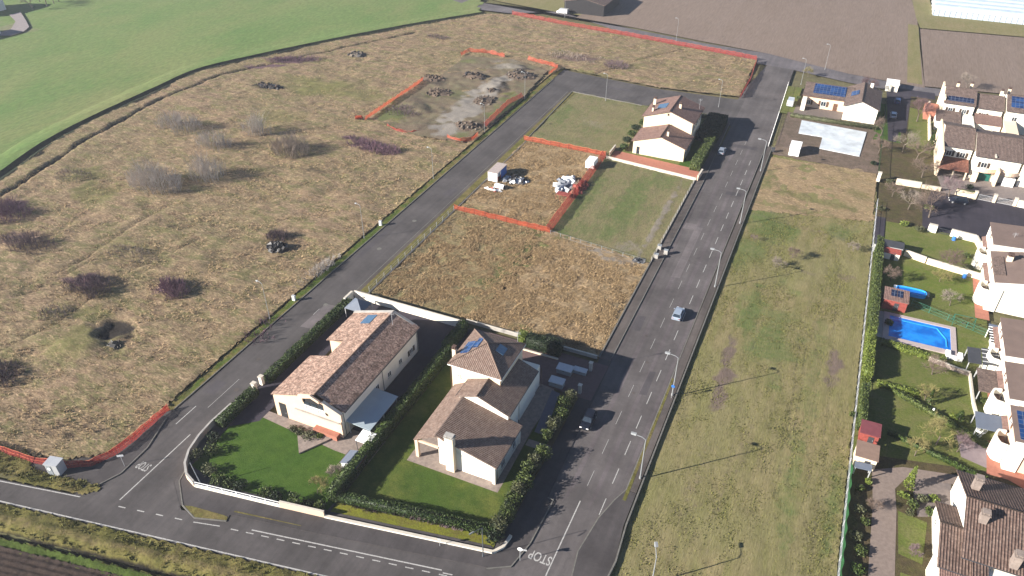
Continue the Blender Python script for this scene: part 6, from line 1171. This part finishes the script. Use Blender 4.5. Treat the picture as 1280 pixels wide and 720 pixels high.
def heap(label, px, py, rx, ry, h, n, mats, size=.5, name='rubble_pile', cat='rubble', z=0, parts=None):
    x, y = G(px, py); t = thing(name, label, cat, (x, y, z)); mats = mats if isinstance(mats, (list, tuple)) else [mats]
    for mi, m_ in enumerate(mats):
        b = MB()
        for i in range(n//len(mats)):
            a = random.random()*6.28; q = random.random()**.6; px_, py_ = rx*q*math.cos(a), ry*q*math.sin(a); hz = h*(1-q*q)*random.uniform(.3, 1); s = size*random.uniform(.4, 1.2)
            u = Vector((random.gauss(0, 1), random.gauss(0, 1), random.gauss(0, .4))).normalized(); v = u.orthogonal().normalized(); w_ = u.cross(v); c = Vector((px_, py_, hz)); e = (u*s, v*s*.6, w_*s*.35)
            b.add([c+e[0]*i1+e[1]*j1+e[2]*k1 for i1, j1, k1 in ((-1, -1, -1), (1, -1, -1), (1, 1, -1), (-1, 1, -1), (-1, -1, 1), (1, -1, 1), (1, 1, 1), (-1, 1, 1))], [(0, 3, 2, 1), (4, 5, 6, 7), (0, 1, 5, 4), (1, 2, 6, 5), (2, 3, 7, 6), (3, 0, 4, 7)])
        if mi == 0:
            n2 = 14; b.add([(0, 0, h*.8)]+[(rx*.6*math.cos(6.283*i/n2), ry*.6*math.sin(6.283*i/n2), h*.45*random.uniform(.8, 1.1)) for i in range(n2)]+[(rx*math.cos(6.283*i/n2), ry*math.sin(6.283*i/n2), 0) for i in range(n2)], [(0, 1+i, 1+(i+1) % n2) for i in range(n2)]+[(1+i, 1+n2+i, 1+n2+(i+1) % n2, 1+(i+1) % n2) for i in range(n2)])
        o = b.build(['debris', 'scrap', 'stones'][mi], m_); o.parent = t
    return t
heap('pile of grey pipes and black drums right of the site container', 645, 227, 3.4, 1.8, 1.0, 40, ['metal', 'blackd'], .7, 'pipe_pile', 'scrap heap'); heap('small pile of white and red scrap at the left of the fenced plot', 616, 238, 2.2, .7, .5, 14, ['whitep', 'rusty'], .5, 'scrap_pile', 'scrap heap')
heap('heap of blue grey sheets and pallets beside the red fence', 706, 232, 2.4, 4.6, 1.1, 34, ['shedroof', 'metal'], .9, 'scrap_heap', 'scrap heap'); heap('rusty red heap of scrap against the red fence', 722, 236, 1.8, 4.0, 1.2, 34, ['rusty', 'earth'], .7, 'scrap_heap', 'scrap heap')
x, y = G(737, 212); t = thing('site_trailer', 'white boxy site trailer in the far right corner of the fenced plot', 'trailer', (x, y, 0)); MB().box(x-1.1, x+1.1, y-.3, y+3, .5, 2.4).build('body', 'whitep', t); MB().box(x-.2, x+.2, y-1.8, y-.3, .5, .62).build('drawbar', 'dkmetal', t)
for sx in (-1, 1): MB().seg((x+sx*1.0, y+1.3, .32), (x+sx*1.2, y+1.3, .32), .32, None, 12, True).build('wheel', 'dkmetal', t)
x, y = G(703, 250); t = thing('scaffold_frame', 'low red metal scaffold frame at the near end of the scrap heaps', 'scaffold', (x, y, 0)); b = MB()
for k in range(4): b.seg((x-1.5+k, y-.5, 0), (x-1.5+k, y-.5, 1.5), .05, None, 4); b.seg((x-1.5+k, y+1.2, 0), (x-1.5+k, y+1.2, 1.5), .05, None, 4); b.seg((x-1.5+k, y-.5, 1.5), (x-1.5+k, y+1.2, 1.5), .05, None, 4)
b.seg((x-1.5, y-.5, 1.5), (x+1.5, y-.5, 1.5), .05, None, 4); b.seg((x-1.5, y+1.2, 1.5), (x+1.5, y+1.2, 1.5), .05, None, 4); b.build('frame', 'rusty', t); MB().box(x-1.4, x+1.4, y-.4, y+1.1, 1.5, 1.58).build('deck', 'rusty', t)
for lab, px, py, rx, ry, h, n, mm, s in [('dark heap with green sheeting at the far left of the working area', 593, 98, 4.5, 2.4, 1.6, 60, ['earth', 'blackd'], .5), ('long black heap of sheeting and drums at the far right of the working area', 652, 97, 5.5, 4.2, 1.5, 110, ['earth', 'blackd', 'greyst'], .45), ('small black heap just left of the long black heap', 616, 116, 2.4, 2.0, 1.0, 36, ['earth', 'blackd'], .4), ('heap of brown brush at the end of the straight orange fence', 541, 101, 4.2, 3.0, 1.3, 60, ['earth'], .5),
                                         ('earth bank with grey stones at the near right of the working area', 584, 160, 4.0, 3.0, 1.2, 60, ['earth', 'greyst'], .5), ('low earth heap in the right middle of the working area', 606, 128, 3.5, 4.0, 1.0, 50, ['earth', 'greyst'], .45), ('low brown heap in the left middle of the working area', 549, 118, 4.5, 3.4, 1.0, 50, ['earth'], .45)]: heap(lab, px, py, rx, ry, h, n, mm, s, z=.5)
heap('grey branches and rubble in the dark hollow of the rough field', 143, 432, 1.7, 1.0, 1.1, 40, ['greyst', 'blackd'], .45, z=-.3); heap('black heap on the rough field with a grey stone beside it', 347, 312, 2.4, 1.7, 1.5, 50, ['blackd'], .6, z=.2)
heap('oval dark tarpaulin heap on the olive part of the rough field', 447, 70, 3.6, 2.2, 1.1, 30, ['greyst', 'blackd'], .6, z=.3); heap('dark heap at the end of the row of dark mounds', 337, 109, 5.5, 1.6, 1.0, 40, ['blackd', 'earth'], .5, z=.3); heap('tangled wire coil at the corner of the green plot', 798, 327, 1.3, 1.1, .5, 20, ['dkmetal'], .35, z=.1)
for i, (px, py) in enumerate([(820, 323), (832, 318), (824, 312)]): x, y = G(px, py); t = thing('block', ['pale concrete gate block by the wire coil', 'grey gate block nearest the right road kerb', 'upper grey gate block near the right road'][i], 'block', (x, y, .1)); MB().box(x-.4, x+.4, y-.3, y+.3, 0, 1.1).build('body', 'concrete', t); MB().box(x-.45, x+.45, y-.35, y+.35, 1.1, 1.18).build('cap', 'greyp', t)
# ================================================================ THICKETS ON THE ROUGH FIELD
def br(lab, px, py, rx, ry, h, n, mat, rad=.022, up=1.0, rot=0, name='bramble', grp='bare thickets on the rough field', cat='shrub'): x, y = G(px, py); return bramble(lab, x, y, rx, ry, h, n, mat, name, 0, rad, up, grp, .3, cat, rot)
br('widest pale grey willow thicket on the rough field', 196, 235, 7.5, 4.5, 7.8, 384, 'twiggrey', .022, 3.2, name='willow_thicket'); br('pale grey willow thicket just right of the widest one', 262, 224, 5.5, 3.6, 7.8, 264, 'twiggrey', .022, 3.2, name='willow_thicket')
br('grey willow thicket highest up the field by the dark track', 226, 163, 8.0, 4.5, 6.0, 304, 'twiggrey', .022, 3.2, name='willow_thicket'); br('grey willow thicket between the highest and the widest ones', 268, 186, 5.0, 3.6, 6.8, 208, 'twiggrey', .022, 3.2, name='willow_thicket')
br('dense rounded grey willow thicket nearest the purple brambles', 364, 192, 5.2, 4.2, 6.4, 336, 'twig', .024, 2.0, name='willow_thicket'); br('faint grey willow thicket left of the rounded one', 322, 168, 4.5, 3.2, 7.3, 192, 'twiggrey', .022, 3.2, name='willow_thicket')
br('purple bramble patch above the dark hollow', 213, 366, 4.2, 3.2, 3.0, 436, 'twigpurple', .03); br('grey purple bramble patch left of the purple one', 112, 362, 6.2, 3.4, 3.0, 482, 'twigdark', .028); br('purple bramble patch at the left edge by the dark track', 6, 268, 7.0, 5.0, 3.2, 482, 'twigpurple', .03)
br('dark grey bramble patch below the left edge purple one', 36, 308, 7.5, 3.6, 2.7, 390, 'twigdark', .026); br('long purple bramble patch left of the working area', 458, 184, 8.5, 3.0, 2.4, 413, 'twigpurple', .03, rot=-.2); br('small purple bramble right of the long purple one', 487, 191, 3.5, 2.2, 2.4, 184, 'twigpurple', .03)
br('purple bramble strip along the upper dark track', 368, 77, 10, 3.0, 2.4, 345, 'twigpurple', .03, rot=.5); br('brown thicket at the left edge above the red netting', 0, 470, 4.6, 3.0, 2.0, 320, 'twigdark', .03); br('dark bare bush behind the black heap', 349, 300, 2.8, 2.0, 2.6, 260, 'twigdark', .026, 1.4)
br('pale grey scrub along the left road beside its kerb', 398, 342, 7.0, 1.5, 2.0, 330, 'twiggrey', .022, 1.4, 1.5); br('brown thicket on the left side of the working area', 505, 142, 6.0, 4.5, 2.0, 300, 'twigdark', .028); br('reddish bare thicket on the far field behind the cross street', 772, 84, 5, 3.2, 2.6, 260, 'twigdark', .03)
br('brown purple low thicket left of the reddish one', 715, 72, 13, 5.0, 1.4, 420, 'twig', .028); br('grey brown low thicket by the upper left pasture ditch', 92, 222, 5.0, 3.5, 1.8, 200, 'twig', .026); br('brown low thicket left of the dark hollow', 70, 395, 4.0, 3.0, 1.4, 180, 'twig', .03); br('brown low thicket above the grey purple patch', 165, 320, 7, 2.5, 1.5, 240, 'twig', .026)
br('low dark thicket under the upper pasture ditch', 548, 48, 5, 2.2, 1.3, 160, 'twigdark', .03); br('brown scrub by the left lamp post', 332, 415, 3.5, 4.5, 1.3, 200, 'twigpurple', .026, 1, 0)
# ================================================================ TREES ON THE MEADOW AND IN THE GARDENS
def bt(lab, px, py, h, mat='twig', kids=4, depth=4, spread=.75, stems=1, name='bare_tree'):
    mat = {'twig': 'twiggarden', 'twiggrey': 'twiggarden2', 'twigpurple': 'twigplum'}.get(mat, mat); x, y = G(px, py); return baretree(lab, x, y, h, mat, 4, depth+1, spread, name, stems=stems)
for a in [('low spreading bare tree on the meadow, right one of the pair', 990, 322, 3.6, 'twig', 4, 4, 1.1), ('low spreading pale bare tree on the meadow, left one of the pair', 972, 335, 3.2, 'twiggrey', 4, 4, 1.2), ('small pale bare tree on the meadow close to the garden fence', 1066, 314, 3.0, 'twiggrey', 4, 4, 1.1), ('tiny bare tree on the meadow below the bare plot', 942, 300, 2.0, 'twigdark', 3, 3, .9),
          ('tall purplish bare tree behind the shaded drive', 1146, 152, 9, 'twigpurple', 5, 4, .6), ('brown bare tree right of the white slab, upper one', 1101, 170, 6.5, 'twig', 5, 4, .8), ('brown bare tree right of the white slab, lower one', 1098, 192, 5.5, 'twig', 5, 4, .8), ('large grey bare tree in the terrace garden', 1128, 190, 7.5, 'twiggrey', 5, 4, .8), ('grey bare tree in the middle of the terrace garden', 1145, 200, 6.5, 'twig', 5, 4, .8),
          ('wide grey brown bare tree above the cream boundary wall', 1152, 222, 8, 'twig', 5, 4, .9), ('very wide brown bare tree at the parking court corner', 1161, 272, 9.5, 'twig', 5, 4, .95), ('brown bare tree hanging over the yellowish wall', 1186, 246, 7, 'twigdark', 5, 4, .85), ('grey bare tree left of the parking court', 1135, 262, 6.5, 'twiggrey', 5, 4, .9), ('faint bare tree below the cream boundary wall', 1115, 246, 5, 'twig', 4, 4, .9),
          ('purple brown bare tree between the white walls of the upper garden', 1187, 338, 6.5, 'twigpurple', 5, 4, .9), ('round brown bare tree below the garden wall', 1113, 352, 4.6, 'twig', 5, 4, .9), ('small bare tree against the yellowish garden wall', 1174, 352, 4, 'twigochre', 4, 4, .9), ('bare garden tree right of the paddling pool', 1187, 382, 4.2, 'twiggrey', 4, 4, .9),
          ('brown bare tree at the corner of the pool terrace', 1165, 468, 5.5, 'twig', 5, 4, .95), ('small yellow leafless tree on the lawn below the pool', 1156, 500, 3.6, 'twigochre', 4, 4, .8), ('pale bare tree beside the grey car port roof', 1170, 556, 6, 'twigochre', 5, 4, .95), ('tangled bare shrub tree next to the white flower pots', 1196, 565, 4, 'twigdark', 5, 4, 1.0), ('slender bare tree by the lower hedge', 1143, 570, 4, 'twigochre', 4, 4, .8),
          ('bare fruit tree left of the stone drive corner', 1092, 635, 2.4, 'twig', 4, 4, .9), ('bare shrub at the edge of the small lawn by the big house', 1143, 694, 2.2, 'twigdark', 5, 4, 1.0), ('bare tree behind the solar panel house', 1085, 116, 6, 'twigpurple', 5, 4, .7), ('bare tree far behind the black solar roof', 1208, 112, 7, 'twiggrey', 5, 4, .7), ('thin bare tree at the corner of the garden of the solar panel house', 1010, 96, 4, 'twigochre', 4, 4, .8)]: bt(*a)
def conifer(label, px, py, h, r, mat='hedge', n=700):
    x, y = G(px, py); t = thing('conifer', label, 'tree', (x, y, 0)); zz = rng.random(n)**.8; a = rng.uniform(0, 6.283, n); q = r*(1-zz)**.75*rng.uniform(.6, 1.05, n); P = np.stack([q*np.cos(a), q*np.sin(a), .3+zz*(h-.3)], -1); V, F = leafquads(P, .14); npmesh('crown', V, F, mat, t); o = MB().cyl(0, 0, 0, h*.8, .09, 6, .03).build('trunk', 'trunk'); o.parent = t
conifer('narrow yellow green conifer at the fork of the stone drive', 1134, 610, 4.6, .8, 'hedgelt'); conifer('small dark conifer at the right end of the hedge in the terrace garden', 1198, 526, 2.2, .8, 'hedge', 400); conifer('dark green conifer by the stepped white walls', 1162, 186, 4.5, 1.3, 'hedge'); conifer('narrow dark conifer in the lawn below the pool', 1160, 505, 3.2, .5, 'hedge', 350)
sl_ = [(1128, 622, .9, 1.0, 'hedgelt', 'yellow shrub at the foot of the narrow conifer'), (1140, 632, 1.1, 1.0, 'shrub', 'green shrub in the rockery by the stone drive'), (1152, 625, 1.0, 1.0, 'olive', 'grey green shrub in the rockery by the stone drive'), (1160, 640, .9, .9, 'shrub', 'green shrub beside the pale paving'), (1168, 626, .8, .9, 'hedgelt', 'yellow green shrub near the big house wall'), (1137, 642, .7, .6, 'olive', 'small pale shrub below the rockery'),
       (1076, 612, .8, .9, 'shrub', 'shrub below the brown roofed shed'), (1085, 604, .6, .8, 'hedgelt', 'yellow shrub at the corner of the brown roofed shed'), (1074, 640, 1.0, 1.0, 'olive', 'grey shrub beside the stone drive, upper one'), (1082, 655, .8, .8, 'shrub', 'green shrub beside the stone drive, second one'), (1070, 672, 1.0, .9, 'olive', 'grey shrub beside the stone drive, third one'), (1076, 692, 1.1, 1.0, 'shrub', 'green shrub beside the stone drive, fourth one'), (1070, 712, 1.1, 1.0, 'hedge', 'dark shrub beside the stone drive at the bottom edge'),
       (1150, 290, 1.4, 1.4, 'olive', 'grey green bush below the wide brown bare tree'), (1130, 282, 1.5, 1.2, 'hedgelt', 'yellow green bush in the upper garden corner'), (1160, 262, 1.3, 1.6, 'hedgelt', 'yellow green bush at the trunk of the wide brown tree'), (1208, 322, 1.0, 1.0, 'shrub', 'green bush by the first row house'), (1212, 338, 1.4, 1.2, 'olive', 'grey bush left of the second row house'), (1220, 330, .9, 1.0, 'shrub', 'dark bush touching the second row house terrace'),
       (1212, 238, 1.2, 1.6, 'hedgedark', 'dark ivy bush above the yellowish wall'), (1140, 230, 1.6, 1.2, 'olive', 'low bush under the wide grey tree'), (1110, 228, 1.4, 1.1, 'olive', 'low bush by the white square post'), (1092, 206, .9, 1.0, 'hedgedark', 'dark bush at the corner of the bare plot'), (1008, 112, 1.2, 1.2, 'shrub', 'green bush at the corner of the solar panel house garden'), (999, 124, 1.0, 1.0, 'shrub', 'green bush left of the solar panel house'),
       (1228, 502, .7, .7, 'shrub', 'potted green bush beside the third row house'), (1100, 262, 1.2, 1.0, 'olive', 'grey bush at the top of the garden path'), (1066, 520, .6, .8, 'shrub', 'small bush at the hedge gap above the red shed'), (1190, 523, .8, .8, 'hedgelt', 'yellow green bush in the ragged hedge'), (1110, 405, 1.0, 1.2, 'hedge', 'dark bush between hedge and big pool'), (1240, 705, .8, .8, 'shrub', 'small bush at the porch of the big house')]
for (px, py, r, h, m, lab) in sl_: x, y = G(px, py); shrub(lab, x, y, r, h, m, 300, .14, lumps=3)
